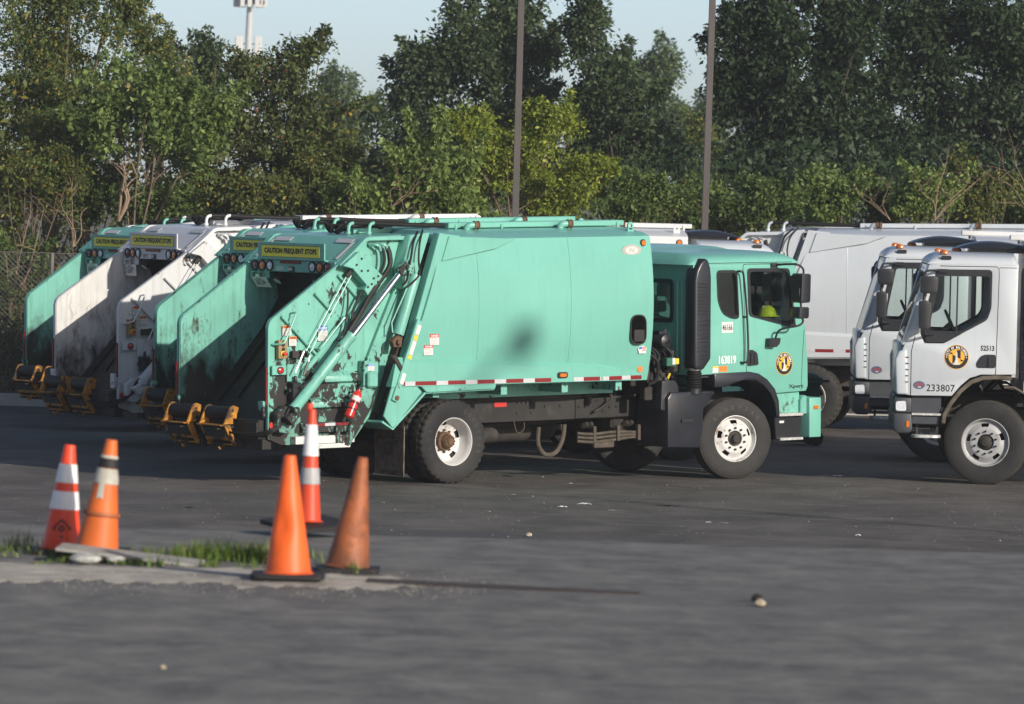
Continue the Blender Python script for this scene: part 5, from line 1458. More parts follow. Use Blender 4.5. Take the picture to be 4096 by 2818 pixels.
# ============================================================ green conventional low-cab (x, y, z in truck axes)
def make_cab_a(T, text=True, hat=None):
    g, gs, bk = M['green'], M['green_side'], M['black']
    W = 1.15
    outer = [(4.0, 1.24), (4.95, 1.25), (5.12, 1.215), (5.27, 1.13), (5.38, 1.03), (5.43, .968), (5.97, .985), (6.0, 1.05), (5.995, 1.35), (5.955, 1.78), (5.86, 2.25), (5.765, 2.62), (5.72, 2.68), (4.0, 2.68)]
    w1 = rpoly([(4.935, 2.585), (5.655, 2.575), (5.772, 1.83), (5.70, 1.825), (4.968, 1.985)], .06)
    w2 = rpoly([(4.395, 2.572), (4.745, 2.568), (4.787, 1.955), (4.66, 1.955), (4.50, 2.02), (4.42, 2.18)], .07)
    for s in (-1, 1):
        MB().prism(outer, s * (W - .05), s * W, holes=[w1, w2]).build('cab_side', g, T, .012, 2)
        for wn_, w in (('door_window', w1), ('quarter_window', w2)):
            sc = lambda f: [(sum(p[0] for p in w) / len(w) + (p[0] - sum(q[0] for q in w) / len(w)) * f, sum(p[1] for p in w) / len(w) + (p[1] - sum(q[1] for q in w) / len(w)) * f) for p in w]
            fo = MB().prism(sc(1.03), s * (W - .03), s * (W + .008), holes=[sc(.925)]).build(wn_, bk, T, .003)
            MB().prism(sc(.95), s * (W - .024), s * (W - .018)).build('pane', M['glass'], fo)
        # door outline (recessed joint shown as a dark gap line)
        dl = [(4.865, 2.63), (4.845, 2.60), (4.90, 1.9), (4.925, 1.26)]
        MB().tube([(x, s * (W + .0005), z) for x, z in [(5.66, 2.645), (4.90, 2.652), (4.86, 2.64), (4.85, 2.60), (4.88, 2.1), (4.925, 1.262)]], .005, 5).build('door_gap', M['ink'], T)
        MB().tube([(x, s * (W + .0005), z) for x, z in [(5.93, 1.78), (5.90, 1.4), (5.885, 1.0)]], .004, 5).build('door_gap', M['ink'], T)
        if s < 0:
            # grab rail behind the door
            gr = MB().tube(catmull([(4.75, -W, 2.56), (4.755, -W - .07, 2.56), (4.80, -W - .075, 2.50), (4.865, -W - .075, 1.95), (4.885, -W - .075, 1.45), (4.84, -W - .06, 1.385), (4.82, -W, 1.385)], 5), .014, 8)
            gr.cyl((4.865, -W, 1.97), (4.865, -W - .07, 1.97), .014, 8)
            gr.build('grab_rail', bk, T)
            ho = MB().prism(rpoly([(4.935, 1.33), (5.13, 1.345), (5.105, 1.50), (5.02, 1.545), (4.935, 1.535)], .03), -W + .004, -W - .012).build('door_handle', bk, T, .004)
            MB().box(4.975, 4.998, -W - .03, -W - .014, 1.365, 1.51).build('handle_lever', M['stackp'], ho, .006)
            MB().box(5.04, 5.065, -W - .026, -W - .014, 1.365, 1.50).build('handle_lever', M['stackp'], ho, .006)
    # back wall with window and ribs
    wb = rpoly([(-.74, 1.925), (.74, 1.925), (.74, 2.44), (-.74, 2.44)], .07)
    MB().prism([(-W + .05, 1.24), (W - .05, 1.24), (W - .05, 2.68), (-W + .05, 2.68)], 4.0, 4.04, holes=[wb], ax='x').build('cab_back', g, T)
    fo = MB().prism(rpoly([(-.77, 1.90), (.77, 1.90), (.77, 2.465), (-.77, 2.465)], .08), 3.985, 4.05, holes=[rpoly([(-.71, 1.955), (.71, 1.955), (.71, 2.41), (-.71, 2.41)], .06)], ax='x').build('rear_window', bk, T, .003)
    MB().prism(wb, 4.015, 4.021, ax='x').build('pane', M['glass'], fo)
    for y in (-1.02, -.93, -.84, .84, .93, 1.02):
        MB().box(3.985, 4.002, y - .022, y + .022, 1.30, 2.44).build('back_rib', g, T, .008)
    for y in (-.64, -.46, -.28, -.1, .1, .28, .46, .64):
        MB().prism(rpoly([(y - .055, 1.60), (y + .055, 1.60), (y + .055, 1.78), (y - .055, 1.78)], .025), 3.985, 4.002, ax='x').build('back_rib', g, T, .006)
    # roof
    roof_dome(3.93, 5.83, W + .006, 2.655, .135, .30, .16).build('cab_roof', g, T, smooth=60)
    MB().tube([(5.70, -W - .002, 2.668), (4.10, -W - .002, 2.672)], .005, 5).build('roof_gap', M['ink'], T)
    # front
    MB().prism([(-1.1, .985), (1.1, .985), (1.1, 1.72), (-1.1, 1.72)], 5.93, 5.99, ax='x').build('cab_front', g, T, .01)
    ws = MB().add([(5.955, -1.08, 1.74), (5.955, 1.08, 1.74), (5.78, 1.06, 2.62), (5.78, -1.06, 2.62), (5.945, -1.08, 1.74), (5.945, 1.08, 1.74), (5.77, 1.06, 2.62), (5.77, -1.06, 2.62)],
                  [(0, 1, 2, 3), (7, 6, 5, 4), (0, 4, 5, 1), (3, 2, 6, 7), (0, 3, 7, 4), (1, 5, 6, 2)])
    ws.build('windscreen', M['glass_d'], T)
    # inside: floor, seats, dashboard, steering wheel
    MB().box(4.05, 5.92, -1.08, 1.08, 1.20, 1.26).build('cab_floor', M['cabin'], T)
    for y in (-.62, .62):
        so = MB().box(4.40, 4.92, y - .25, y + .25, 1.55, 1.70); so.prism([(4.34, 1.65), (4.50, 1.65), (4.42, 2.36), (4.30, 2.36)], y - .24, y + .24)
        so.build('seat', M['cabin'], T, .05, 3)
    db = MB().prism([(5.35, 1.28), (5.92, 1.28), (5.92, 1.78), (5.78, 1.90), (5.55, 1.90), (5.40, 1.75)], -1.06, 1.06); db.build('dashboard', M['cabin'], T, .04, 2)
    MB().box(4.75, 5.3, -.28, .28, 1.26, 1.70).build('engine_cover', M['cabin'], T, .05, 2)
    for y in (-.62, .62):
        w_ = MB(); ring = [(5.42 + .10 * math.sin(a), y + .21 * math.cos(a), 1.93 + .19 * math.sin(a)) for a in [2 * math.pi * i / 20 for i in range(21)]]
        w_.tube(ring, .016, 6); w_.cyl((5.42, y, 1.93), (5.52, y, 1.82), .04, 8); w_.beam((5.42, y - .2, 1.93), (5.42, y + .2, 1.93), .03, .02)
        w_.build('steering_wheel', M['cabin'], T)
    MB().box(4.06, 4.10, -1.06, 1.06, 2.46, 2.66).build('headliner', M['cabin_g'], T)
    # mirrors on the near side and far side
    for s in (-1, 1):
        y = s * 1.40
        a = MB().tube(catmull([(5.40, s * W, 2.63), (5.46, s * 1.30, 2.645), (5.58, s * 1.40, 2.64), (5.66, s * 1.42, 2.58), (5.66, s * 1.42, 2.50)], 5), .014, 8)
        a.tube(catmull([(5.62, s * 1.42, 2.15), (5.64, s * 1.42, 1.98), (5.66, s * 1.42, 1.90), (5.60, s * 1.40, 1.85), (5.46, s * 1.32, 1.82), (5.38, s * 1.26, 1.78), (5.36, s * 1.22, 1.68)], 5), .014, 8)
        a.box(5.33, 5.43, min(s * W, s * (W + .03)), max(s * W, s * (W + .03)), 2.60, 2.66)
        ao = a.build('mirror_arm', bk, T)
        MB().prism(rpoly([(5.555, 2.145), (5.715, 2.15), (5.725, 2.52), (5.575, 2.53)], .035), y - .10, y + .10).build('mirror', M['stackp'], T, .015, 2)
        MB().prism(rpoly([(5.535, 1.94), (5.70, 1.945), (5.705, 2.09), (5.545, 2.095)], .03), y - .09, y + .09).build('wide_mirror', M['stackp'], T, .02, 2)
        MB().box(5.535, 5.545, y - .085, y + .085, 2.165, 2.50).build('mirror_glass', M['mirror'], ao)
        MB().prism(rpoly([(5.24, 1.58), (5.37, 1.57), (5.43, 1.62), (5.44, 1.69), (5.25, 1.685)], .02), s * 1.14, s * 1.24).build('mirror_foot', bk, T, .01)
    # air intake stack
    st = [(4.0, 1.45), (4.0, 2.45), (4.03, 2.58), (4.09, 2.68), (4.17, 2.745), (4.23, 2.72), (4.27, 2.62), (4.285, 2.50), (4.285, 1.45), (4.16, 1.31), (4.02, 1.31), (4.0, 1.36)]
    so = MB().prism([(x - .05, z) for x, z in st], -1.245, -1.02).build('intake_stack', M['stackp'], T, .035, 3)
    for i in range(10):
        z = 2.02 + i * .043
        MB().box(3.995, 4.17, -1.252, -1.236, z, z + .016).build('stack_louvre', M['black'], so, .004)
    for i in range(10):
        z = 1.44 + i * .055
        MB().box(3.99, 4.185, -1.254, -1.238, z, z + .018).build('stack_rib', M['stackp'], so, .007, 2)
    bl = MB(); prof = [(.085, 0)]
    for i in range(7):
        prof += [(.100, .012 + i * .032), (.100, .022 + i * .032), (.086, .030 + i * .032)]
    prof += [(.09, .25), (.09, .265)]
    bl.lathe(prof, (4.04, -1.13, 1.055), (0, 0, 1), 24); bl.build('intake_bellows', M['rubber'], T)
    MB().lathe([(.095, 0), (.097, .006), (.097, .022), (.095, .028)], (4.04, -1.13, 1.30), (0, 0, 1), 24).build('hose_clamp', M['steel'], T)
    MB().lathe([(.0001, 0), (.096, 0), (.096, .07), (.088, .075)], (4.04, -1.13, 1.0), (0, 0, 1), 24).build('intake_neck', M['black'], T)
    # battery/step box behind the front wheel
    MB().prism([(3.56, .33), (4.10, .305), (4.16, .55), (4.17, .80), (4.36, 1.0), (4.36, 1.03), (3.62, 1.03), (3.56, .95)], -1.17, -.55).build('side_box', M['stackp'], T, .02, 2)
    hb = MB().beam((3.78, -1.18, .66), (3.99, -1.18, .66), .03, .04); hb.beam((3.97, -1.185, .70), (3.97, -1.185, .45), .02, .03); hb.beam((3.82, -1.185, .66), (3.82, -1.185, .44), .02, .03)
    hb.build('box_hinge', M['black'], T)
    # coolant tank, compressor canister and clutter in the gap
    cn = MB().lathe([(.0001, -.02), (.05, -.015), (.085, .0), (.098, .03), (.098, .60), (.085, .62), (.0001, .62)], (3.66, -1.02, 1.68), (0, 1, 0), 24)
    cn.lathe([(.022, -.035), (.03, -.03), (.03, -.01)], (3.66, -1.02, 1.68), (0, 1, 0), 12)
    cn.box(3.60, 3.74, -.95, -.82, 1.77, 1.81); cn.cyl((3.72, -.92, 1.77), (3.72, -.92, 1.83), .025, 8)
    co = cn.build('air_canister', M['black'], T)
    MB().lathe([(.0992, .10), (.0992, .16)], (3.66, -1.02, 1.68), (0, 1, 0), 24, skip=lambda j, k: not 4 <= k < 10).build('canister_label', M['plate'], co)
    ct = MB().prism(rpoly([(3.50, .80), (3.80, .80), (3.80, 1.10), (3.74, 1.18), (3.52, 1.18)], .03), -1.10, -.80)
    cto = ct.build('coolant_tank', M['black'], T, .015, 2)
    MB().cyl((3.66, -1.0, 1.18), (3.67, -1.0, 1.215), .032, 12).build('tank_cap', M['bump_g'], cto)
    MB().box(3.55, 3.80, -1.108, -1.098, .80, .94).build('tank_level', M['bump_g'], cto)
    en = MB(); rng = random.Random(8)
    for i in range(26):
        x, y, z = rng.uniform(3.36, 3.92), rng.uniform(-.95, -.5), rng.uniform(.95, 1.55)
        a_, b_, c_ = rng.uniform(.03, .10), rng.uniform(.03, .10), rng.uniform(.03, .10)
        en.box(x - a_, x + a_, y - b_, y + b_, z - c_, z + c_)
    en.build('engine_parts', M['dirt'], T, .012)
    rd = MB().box(3.40, 3.44, -.95, .95, 1.0, 1.58); rd.build('radiator', M['dirt'], T)
    vb = MB().box(3.62, 3.78, -1.08, -.98, 1.36, 1.47).build('valve_box', M['green_x'], T, .01)
    MB().box(3.75, 3.82, -1.09, -1.04, 1.385, 1.46).build('valve_tag', M['yel_ink'], vb, .006)
    MB().box(3.71, 3.755, -1.086, -1.04, 1.38, 1.465).build('valve_tag', M['plate'], vb, .004)
    for i in range(6):
        x0 = rng.uniform(3.38, 3.7)
        hose(T, [(x0, -1.0 + .05 * i, 1.60), (x0 + .06, -1.05 + .04 * i, 1.50), (x0 + .02, -1.06 + .04 * i, 1.36), (x0 + .12, -1.02 + .05 * i, 1.24), (x0 + .2, -.95, 1.16)], rng.choice((.009, .014, .018)))
    hose(T, [(3.34, -1.06, 1.52), (3.44, -1.08, 1.44), (3.47, -1.08, 1.30), (3.42, -1.08, 1.18), (3.30, -1.07, 1.14)], .024)
    bl2 = MB(); pr = [(.07, 0)]
    for i in range(8):
        pr += [(.085, .014 + i * .034), (.085, .022 + i * .034), (.072, .032 + i * .034)]
    bl2.lathe(pr, (3.74, -.86, 1.10), (.35, 0, .94), 18); bl2.build('intake_bellows', M['rubber'], T)
    MB().cyl((3.70, -1.0, 1.20), (3.72, -1.02, 1.27), .016, 8).build('dipstick', M['yel_ink'], T)
    # front fender
    fen = [(4.33, 1.075), (4.33, 1.252), (4.95, 1.262), (5.10, 1.235), (5.25, 1.155), (5.38, 1.03), (5.45, .88), (5.47, .66), (5.41, .66), (5.38, .84), (5.30, .97), (5.18, 1.08), (5.05, 1.145), (4.85, 1.155), (4.66, 1.12), (4.55, 1.08)]
    for s in (-1, 1):
        MB().prism(fen, s * .70, s * 1.205).build('front_fender', M['stackp'], T, .015, 2)
    # steps
    for s in (-1, 1):
        y0, y1 = s * .80, s * 1.10
        MB().prism([(5.42, .70), (5.90, .70), (5.90, .98), (5.42, .97)], y0, y1).build('step_panel', gs, T, .008)
        MB().box(5.47, 5.89, min(s * 1.0, s * 1.19), max(s * 1.0, s * 1.19), .665, .705).build('cab_step', M['alu'], T, .004)
        MB().prism([(5.46, .36), (5.90, .36), (5.92, .66), (5.44, .66)], s * .85, s * 1.13).build('step_box', bk, T, .012)
        MB().box(5.50, 5.90, min(s * 1.05, s * 1.18), max(s * 1.05, s * 1.18), .35, .385).build('cab_step', M['alu'], T, .004)
        MB().prism([(5.88, .68), (5.99, .68), (5.99, .92), (5.93, .93), (5.88, .86)], s * .95, s * 1.15).build('bumper_bracket', g, T, .01)
    sheet(T, 'step_sticker', 5.52, 5.60, .575, .605, 'R', -1.131, -.003, M['paper'])
    MB().box(5.99, 6.20, -1.2, 1.2, .375, .895).build('front_bumper', gs, T, .02, 2)
    MB().box(6.06, 6.14, -1.213, -1.2, .745, .79).build('marker_lens', M['lens_a'], T, .004)
    for y in (-.85, .85):
        MB().box(6.185, 6.215, y - .2, y + .2, .58, .74).build('headlamp', M['lens_w'], T, .015)
    if text:
        f = -W - .0015
        letters(T, '163819', 4.595, 1.425, .295, .108, 'R', f, M['inkw'], .022, 'fleet_number')
        ps = sheet(T, 'number_sticker', 4.49, 4.685, 1.772, 1.912, 'R', -W, -.002, M['paper'])
        letters(ps, '46166', 4.587, 1.842, .172, .078, 'R', f - .002, M['ink'], .012)
        city_seal(T, 5.58, 1.347, .147, 'R', -W - .001)
        xs = letters(T, 'Xpert', 5.79, 1.045, .26, .062, 'R', f - .002, M['ink'], .02, 'model_badge')
        sheet(T, 'caution_sticker', 4.335, 4.435, 1.262, 1.345, 'R', -W, -.002, M['paper'])
        sheet(T, 'caution_sticker', 4.335, 4.435, 1.325, 1.346, 'R', -W - .002, -.002, M['yel_ink'])
        sheet(T, 'caution_sticker', 4.445, 4.60, 1.272, 1.345, 'R', -W, -.002, M['orange_ink'])
        # stickers of the body front corner
        yb = -side_y(1.66) - .001
        fo = MB().disc((3.10, yb - .003, 1.60), 'y', .075, 24, .042, t=.003).build('round_sticker', M['paper'], T)
        MB().box(3.04, 3.16, yb - .004, yb, 1.545, 1.585).build('sticker_tab', M['paper'], fo)
        MB().prism([(3.035, 1.60), (3.09, 1.60), (3.09, 1.632), (3.05, 1.625)], yb - .004, yb - .0055).build('sticker_print', M['blue_ink'], fo)
        for q in range(3):
            MB().box(3.095, 3.16, yb - .0055, yb - .004, 1.58 + q * .02, 1.589 + q * .02).build('sticker_print', M['red_ink'], fo)


# ============================================================ white low-cab (front axle at x = fx)
def make_cab_b(T, fx, number, unit, oval=True, lefttext=True):
    wp, bk = M['white_cab'], M['black']
    W = 1.18
    X = lambda pts: [(p[0] + fx, p[1]) for p in pts]
    outer = X([(-.35, 1.43), (.10, 1.42), (.24, 1.375), (.36, 1.27), (.47, 1.135), (1.0, 1.13), (1.15, 1.15), (1.17, 1.60), (1.10, 1.78), (.94, 2.30), (.80, 2.78), (.755, 2.86), (-.35, 2.86)])
    win = X(rpoly([(.70, 2.765), (-.01, 2.775), (-.01, 2.28), (.04, 2.13), (.37, 1.945), (.58, 1.82), (.84, 1.815), (.90, 1.96)], .05))
    gl = X(rpoly([(.655, 2.685), (.02, 2.69), (.015, 2.24), (.06, 2.155), (.37, 1.975), (.79, 1.975)], .035))
    for s in (-1, 1):
        MB().prism(outer, s * (W - .05), s * W, holes=[win]).build('cab_side', wp, T, .014, 2)
        fo = MB().prism(win, s * (W - .03), s * (W + .006), holes=[gl]).build('door_window', bk, T, .004)
        MB().prism(gl, s * (W - .02), s * (W - .014)).build('pane', M['glass'], fo)
        MB().box(fx + .42, fx + .44, s * W - .012, s * W + .012, 1.975, 2.685).build('window_bar', bk, fo)
        MB().prism(X([(.86, 1.96), (.36, 1.945), (.57, 1.825), (.82, 1.82)]), min(s * W, s * (W + .03)), max(s * W, s * (W + .03))).build('window_sill', bk, fo, .008)
        MB().tube([(fx + x, s * (W + .0005), z) for x, z in [(.66, 2.815), (-.07, 2.82), (-.10, 2.80), (-.105, 2.7), (-.09, 1.43)]], .005, 5).build('door_gap', M['ink'], T)
        MB().tube([(fx + x, s * (W + .0005), z) for x, z in [(1.00, 1.135), (1.005, 1.7), (.96, 1.9)]], .005, 5).build('door_gap', M['ink'], T)
        MB().tube([(fx + x, s * (W + .0005), z) for x, z in [(-.11, 2.81), (-.34, 2.81)]], .004, 5).build('door_gap', M['ink'], T)
        # corner scoop
        cp = MB().prism(X([(1.03, 1.14), (1.19, 1.14), (1.215, 1.60), (1.17, 1.70), (1.06, 1.735)]), s * 1.00, s * 1.20).build('corner_panel', wp, T, .03, 3)
        for z in (1.30, 1.38, 1.46, 1.54, 1.62):
            MB().box(fx + 1.035, fx + 1.075, min(s * 1.195, s * 1.207), max(s * 1.195, s * 1.207), z, z + .012).build('corner_slot', M['ink'], cp)
        ho = MB().prism(X(rpoly([(-.085, 1.51), (.155, 1.51), (.165, 1.57), (.11, 1.66), (.05, 1.685), (-.085, 1.685)], .03)), min(s * (W - .004), s * (W + .010)), max(s * (W - .004), s * (W + .010))).build('door_handle', bk, T, .004)
        MB().box(fx - .02, fx + .015, min(s * (W + .01), s * (W + .03)), max(s * (W + .01), s * (W + .03)), 1.53, 1.66).build('handle_lever', M['stackp'], ho, .006)
        MB().prism(X(rpoly([(.515, 2.897), (.65, 2.895), (.65, 2.948), (.52, 2.948)], .02)), s * (W - .03), s * (W - .006)).build('roof_vent', bk, T, .004)
        # mirrors
        y = s * 1.42
        a = MB().tube(catmull([(fx + .62, s * W, 2.755), (fx + .74, s * 1.30, 2.755), (fx + .84, s * 1.42, 2.745), (fx + .88, s * 1.44, 2.68)], 5), .016, 8)
        a.tube([(fx + .86, y, 2.46), (fx + .87, y, 2.34)], .022, 8)
        a.tube(catmull([(fx + .86, y, 2.02), (fx + .85, y, 1.96), (fx + .80, s * 1.30, 1.935), (fx + .72, s * W, 1.93)], 4), .018, 8)
        a.box(fx + .56, fx + .70, min(s * W, s * (W + .05)), max(s * W, s * (W + .05)), 2.73, 2.775)
        ao = a.build('mirror_arm', bk, T)
        MB().prism(X(rpoly([(.70, 2.46), (.92, 2.46), (.925, 2.68), (.70, 2.685)], .05)), y - .11, y + .10).build('wide_mirror', bk, T, .03, 2)
        MB().prism(X(rpoly([(.79, 1.99), (.925, 2.0), (.935, 2.36), (.80, 2.37)], .04)), y - .12, y + .10).build('mirror', bk, T, .03, 2)
        MB().box(fx + .775, fx + .79, y - .10, y + .08, 2.02, 2.34).build('mirror_glass', M['mirror'], ao)
        # bumper end, steps and arch
        bp = MB().prism(X([(.965, .70), (1.00, .64), (1.17, .64), (1.21, .70), (1.21, .90), (.985, .90)]), s * .70, s * 1.19).build('bumper_corner', M['bump_g'], T, .025, 2)
        MB().box(fx + 1.01, fx + 1.05, min(s * 1.19, s * 1.20), max(s * 1.19, s * 1.20), .72, .80).build('marker_lens', M['lens_a'], bp, .004)
        hl = MB().prism(X([(.985, .905), (1.20, .905), (1.205, 1.02), (1.19, 1.10), (.985, 1.10)]), s * .70, s * 1.185).build('headlamp_panel', M['bump_g'], T, .02, 2)
        MB().prism(X(rpoly([(1.05, .93), (1.185, .93), (1.19, 1.05), (1.06, 1.06)], .03)), min(s * 1.184, s * 1.19), max(s * 1.184, s * 1.19)).build('headlamp', M['lens_w'], hl)
        MB().box(fx + .60, fx + .99, min(s * .85, s * 1.10), max(s * .85, s * 1.10), .88, 1.13).build('step_panel', M['bump_g'], T, .01)
        MB().box(fx + .60, fx + .98, min(s * .95, s * 1.16), max(s * .95, s * 1.16), .875, .905).build('cab_step', M['alu'], T, .004)
        MB().prism(X([(.62, .76), (.98, .76), (.98, .875), (.60, .875)]), s * .85, s * 1.12).build('step_apron', M['bump_g'], T, .01)
        ls = MB()
        for k in range(16):
            pass
        MB().prism(rpoly([(fx + .585, s * .95), (fx + .985, s * .95), (fx + .96, s * 1.20), (fx + .61, s * 1.20)], .10, 4), .585, .625, ax='z').build('foot_step', M['alu'], T, .01)
        for x in (.64, .90):
            MB().beam((fx + x, s * 1.0, .62), (fx + x, s * 1.0, .80), .03, .03, (0, 1, 0)).build('step_hanger', M['dirt'], T)
        MB().strip(X([(.60, .78), (.585, .90), (.50, 1.06), (.38, 1.22), (.24, 1.345), (.08, 1.405), (-.12, 1.42), (-.30, 1.41)]), min(s * .66, s * 1.19), max(s * .66, s * 1.19), .055).build('wheel_arch', M['arch'], T, .01)
        MB().strip(X([(-.20, 1.28), (-.34, 1.28), (-.48, 1.20), (-.58, 1.06), (-.62, .92)]), min(s * .70, s * 1.19), max(s * .70, s * 1.19), .03).build('rear_fender', M['arch'], T, .006)
    MB().box(fx - .35, fx - .31, -W + .05, W - .05, 1.43, 2.86).build('cab_back', wp, T)
    roof_dome(fx - .36, fx + .83, W + .004, 2.84, .14, .34, .06).build('cab_roof', wp, T, smooth=60)
    ws = MB().add([(fx + 1.13, -1.13, 1.80), (fx + 1.13, 1.13, 1.80), (fx + .82, 1.12, 2.82), (fx + .82, -1.12, 2.82), (fx + 1.12, -1.13, 1.80), (fx + 1.12, 1.13, 1.80), (fx + .81, 1.12, 2.82), (fx + .81, -1.12, 2.82)],
                  [(0, 1, 2, 3), (7, 6, 5, 4), (0, 4, 5, 1), (3, 2, 6, 7), (0, 3, 7, 4), (1, 5, 6, 2)])
    ws.build('windscreen', M['glass_d'], T)
    for s in (-1, 1):
        MB().add([(fx + 1.135, s * 1.175, 1.78), (fx + 1.14, s * 1.04, 1.78), (fx + .83, s * 1.04, 2.84), (fx + .80, s * 1.175, 2.84), (fx + 1.05, s * 1.175, 1.78), (fx + 1.05, s * 1.04, 1.78), (fx + .74, s * 1.04, 2.84), (fx + .72, s * 1.175, 2.84)],
                 [(0, 1, 2, 3), (7, 6, 5, 4), (0, 4, 5, 1), (3, 2, 6, 7), (0, 3, 7, 4), (1, 5, 6, 2)]).build('windscreen_pillar', wp, T, .02, 2)
    MB().prism([(-1.02, 1.13), (1.02, 1.13), (1.02, 1.80), (-1.02, 1.80)], fx + 1.10, fx + 1.185, ax='x').build('front_grille', wp, T, .03, 2)
    MB().box(fx + 1.0, fx + 1.21, -.72, .72, .66, 1.12).build('front_bumper', M['bump_g'], T, .02)
    for xx, yy in ((.60, 1.0), (.62, .86), (.42, .26), (.40, .13), (.39, 0.0), (.40, -.13), (.42, -.26), (.62, -.86), (.60, -1.0)):
        MB().lathe([(.05, 0), (.048, .02), (.035, .045), (.0001, .055)], (fx + xx, yy, 2.972 if abs(yy) > .7 else 2.99), (-.25, 0, 1), 12).build('roof_marker', M['lens_a'], T)
    ac = MB()

    def acf(u, v):
        x = fx + .45 - 1.15 * u; y = -.50 + 1.0 * v
        e = math.sin(math.pi * min(1, u * 1.15) ** .8) if u < .87 else math.sin(math.pi * 1.0) + .0
        e = max(0, math.sin(math.pi * u ** .75)); ey = max(0, 1 - abs(2 * v - 1) ** 4)
        return (x, y, 3.04 + .095 * (e ** 1.1) * (ey ** .5) + .02 * u)
    ac.grid(16, 14, acf); ac.add([acf(0, 0), acf(1, 0), acf(1, 1), acf(0, 1)], [(0, 1, 2, 3)])
    ac.box(fx - .5, fx + .25, -.4, .4, 2.99, 3.05)
    ac.build('roof_air_conditioner', M['stackp'], T, smooth=60)
    # exhaust / intake stack behind the cab
    for y in (1.05, ):
        stp = MB().prism([(fx - .58, 1.35), (fx - .40, 1.35), (fx - .40, 2.78), (fx - .46, 2.86), (fx - .58, 2.86)], y - .12, y + .13)
        so = stp.build('intake_stack', M['stackp'], T, .03, 2)
        for i in range(7):
            MB().box(fx - .57, fx - .41, y + .125, y + .14, 1.45 + i * .19, 1.47 + i * .19).build('stack_rib', M['black'], so, .004)
    # interior
    MB().box(fx - .3, fx + 1.1, -1.1, 1.1, 1.40, 1.46).build('cab_floor', M['cabin'], T)
    for y in (-.62, .62):
        so = MB().box(fx - .22, fx + .28, y - .25, y + .25, 1.75, 1.90); so.prism([(fx - .28, 1.85), (fx - .14, 1.85), (fx - .20, 2.55), (fx - .30, 2.55)], y - .24, y + .24)
        so.build('seat', M['cabin'], T, .05, 2)
    MB().prism([(fx + .62, 1.5), (fx + 1.08, 1.5), (fx + 1.05, 1.98), (fx + .75, 2.02), (fx + .62, 1.9)], -1.08, 1.08).build('dashboard', M['cabin'], T, .04, 2)
    w_ = MB(); w_.tube([(fx + .48 + .08 * math.sin(a), .62 + .22 * math.cos(a), 2.06 + .17 * math.sin(a)) for a in [2 * math.pi * i / 20 for i in range(21)]], .018, 6)
    w_.cyl((fx + .48, .62, 2.06), (fx + .62, .62, 1.92), .04, 8); w_.build('steering_wheel', M['cabin'], T)
    if lefttext:
        d = W + .0015
        letters(T, unit, -(fx + .616), 1.236, .37 if len(unit) > 4 else .185, .094, 'L', d, M['ink'], .012, 'fleet_number')
        letters(T, number, -(fx + (.024 if oval else .80)), 1.765, .178, .070, 'L', d, M['ink'], .035, 'unit_number')
        city_seal(T, -(fx + .42), 1.642, .158, 'L', W + .001)
        ov = MB().disc((fx + .895, W + .0005, 1.268), 'y', .077, 24, .052, t=.002).build('oval_sticker', M['dull_blue'], T)
        letters(ov, 'CERTIFIED', -(fx + .895), 1.285, .10, .016, 'L', W + .0036, M['red_ink'], .02)
        letters(ov, 'CLEAN IDLE', -(fx + .895), 1.262, .115, .018, 'L', W + .0036, M['red_ink'], .02)
        MB().box(fx + .87, fx + .91, W + .002, W + .0036, 1.236, 1.248).build('sticker_tab', M['paper'], ov)

# ============================================================ trucks
def clone(o, parent, mp, skip, cache):
    if o.name.split('.')[0] in skip:
        return None
    c = o.copy()
    if mp and o.data and o.data.materials:
        if any(m_ and m_.name in mp for m_ in o.data.materials):
            key = (o.data.name, id(mp))
            if key not in cache:
                d = o.data.copy()
                for i, m_ in enumerate(d.materials):
                    if m_ and m_.name in mp:
                        d.materials[i] = mp[m_.name]
                cache[key] = d
            c.data = cache[key]
    COL.objects.link(c)
    c.parent = parent
    for ch in CH.get(o.name, ()):
        clone(bpy.data.objects[ch], c, mp, skip, cache)
    return c


def children_map():
    d = {}
    for o in bpy.data.objects:
        if o.parent:
            d.setdefault(o.parent.name, []).append(o.name)
    return d


CACHE = {}
GRP = 'parked garbage trucks'
P1 = .026


def pose(x, y, yaw, pitch, z=0.0):
    return dict(loc=(x, y, z), rot=(0, -pitch, R(yaw)))


def tail_text(T, number, plate, bent=False, white=False):
    ink = M['ink'] if white else M['inkw']
    letters(T, number, -.345 + .10, 2.672, .155, .052, 'B', -1.6325, ink, .01, 'fleet_number')
    x0, x1 = (-1.66, -1.56) if bent else (-1.64, -1.632)
    yt0, yt1, zt, zb = .80, .50, 2.556, 2.425
    if not bent:
        zt, zb = 2.545, 2.385
    pl = MB().add([(x0, yt0, zt), (x0, yt1, zt), (x1, yt1, zb), (x1, yt0, zb), (x0 + .004, yt0, zt), (x0 + .004, yt1, zt), (x1 + .004, yt1, zb), (x1 + .004, yt0, zb)],
                  [(0, 1, 2, 3), (7, 6, 5, 4), (0, 4, 5, 1), (3, 2, 6, 7), (0, 3, 7, 4), (1, 5, 6, 2)])
    po = pl.build('licence_plate', M['plate'], T, smooth=0)
    for s, cu, w, cv, h in ((plate, .66, .19, .5, .085), ('MARYLAND', .66, .10, .86, .018), ('LG', .53, .022, .5, .03)):
        vs, fs, _ = text_geo(s, .01); me = bpy.data.meshes.new('plate_lettering'); zc = zb + (zt - zb) * cv
        pts = []
        for u, v in vs:
            z = zc + v * h * ((zt - zb) / .16); t = (zt - z) / (zt - zb)
            pts.append((x0 + (x1 - x0) * t - .003, cu - u * w, z))
        me.from_pydata(pts, [], fs); me.materials.append(M['ink']); link('plate_lettering', me, po)


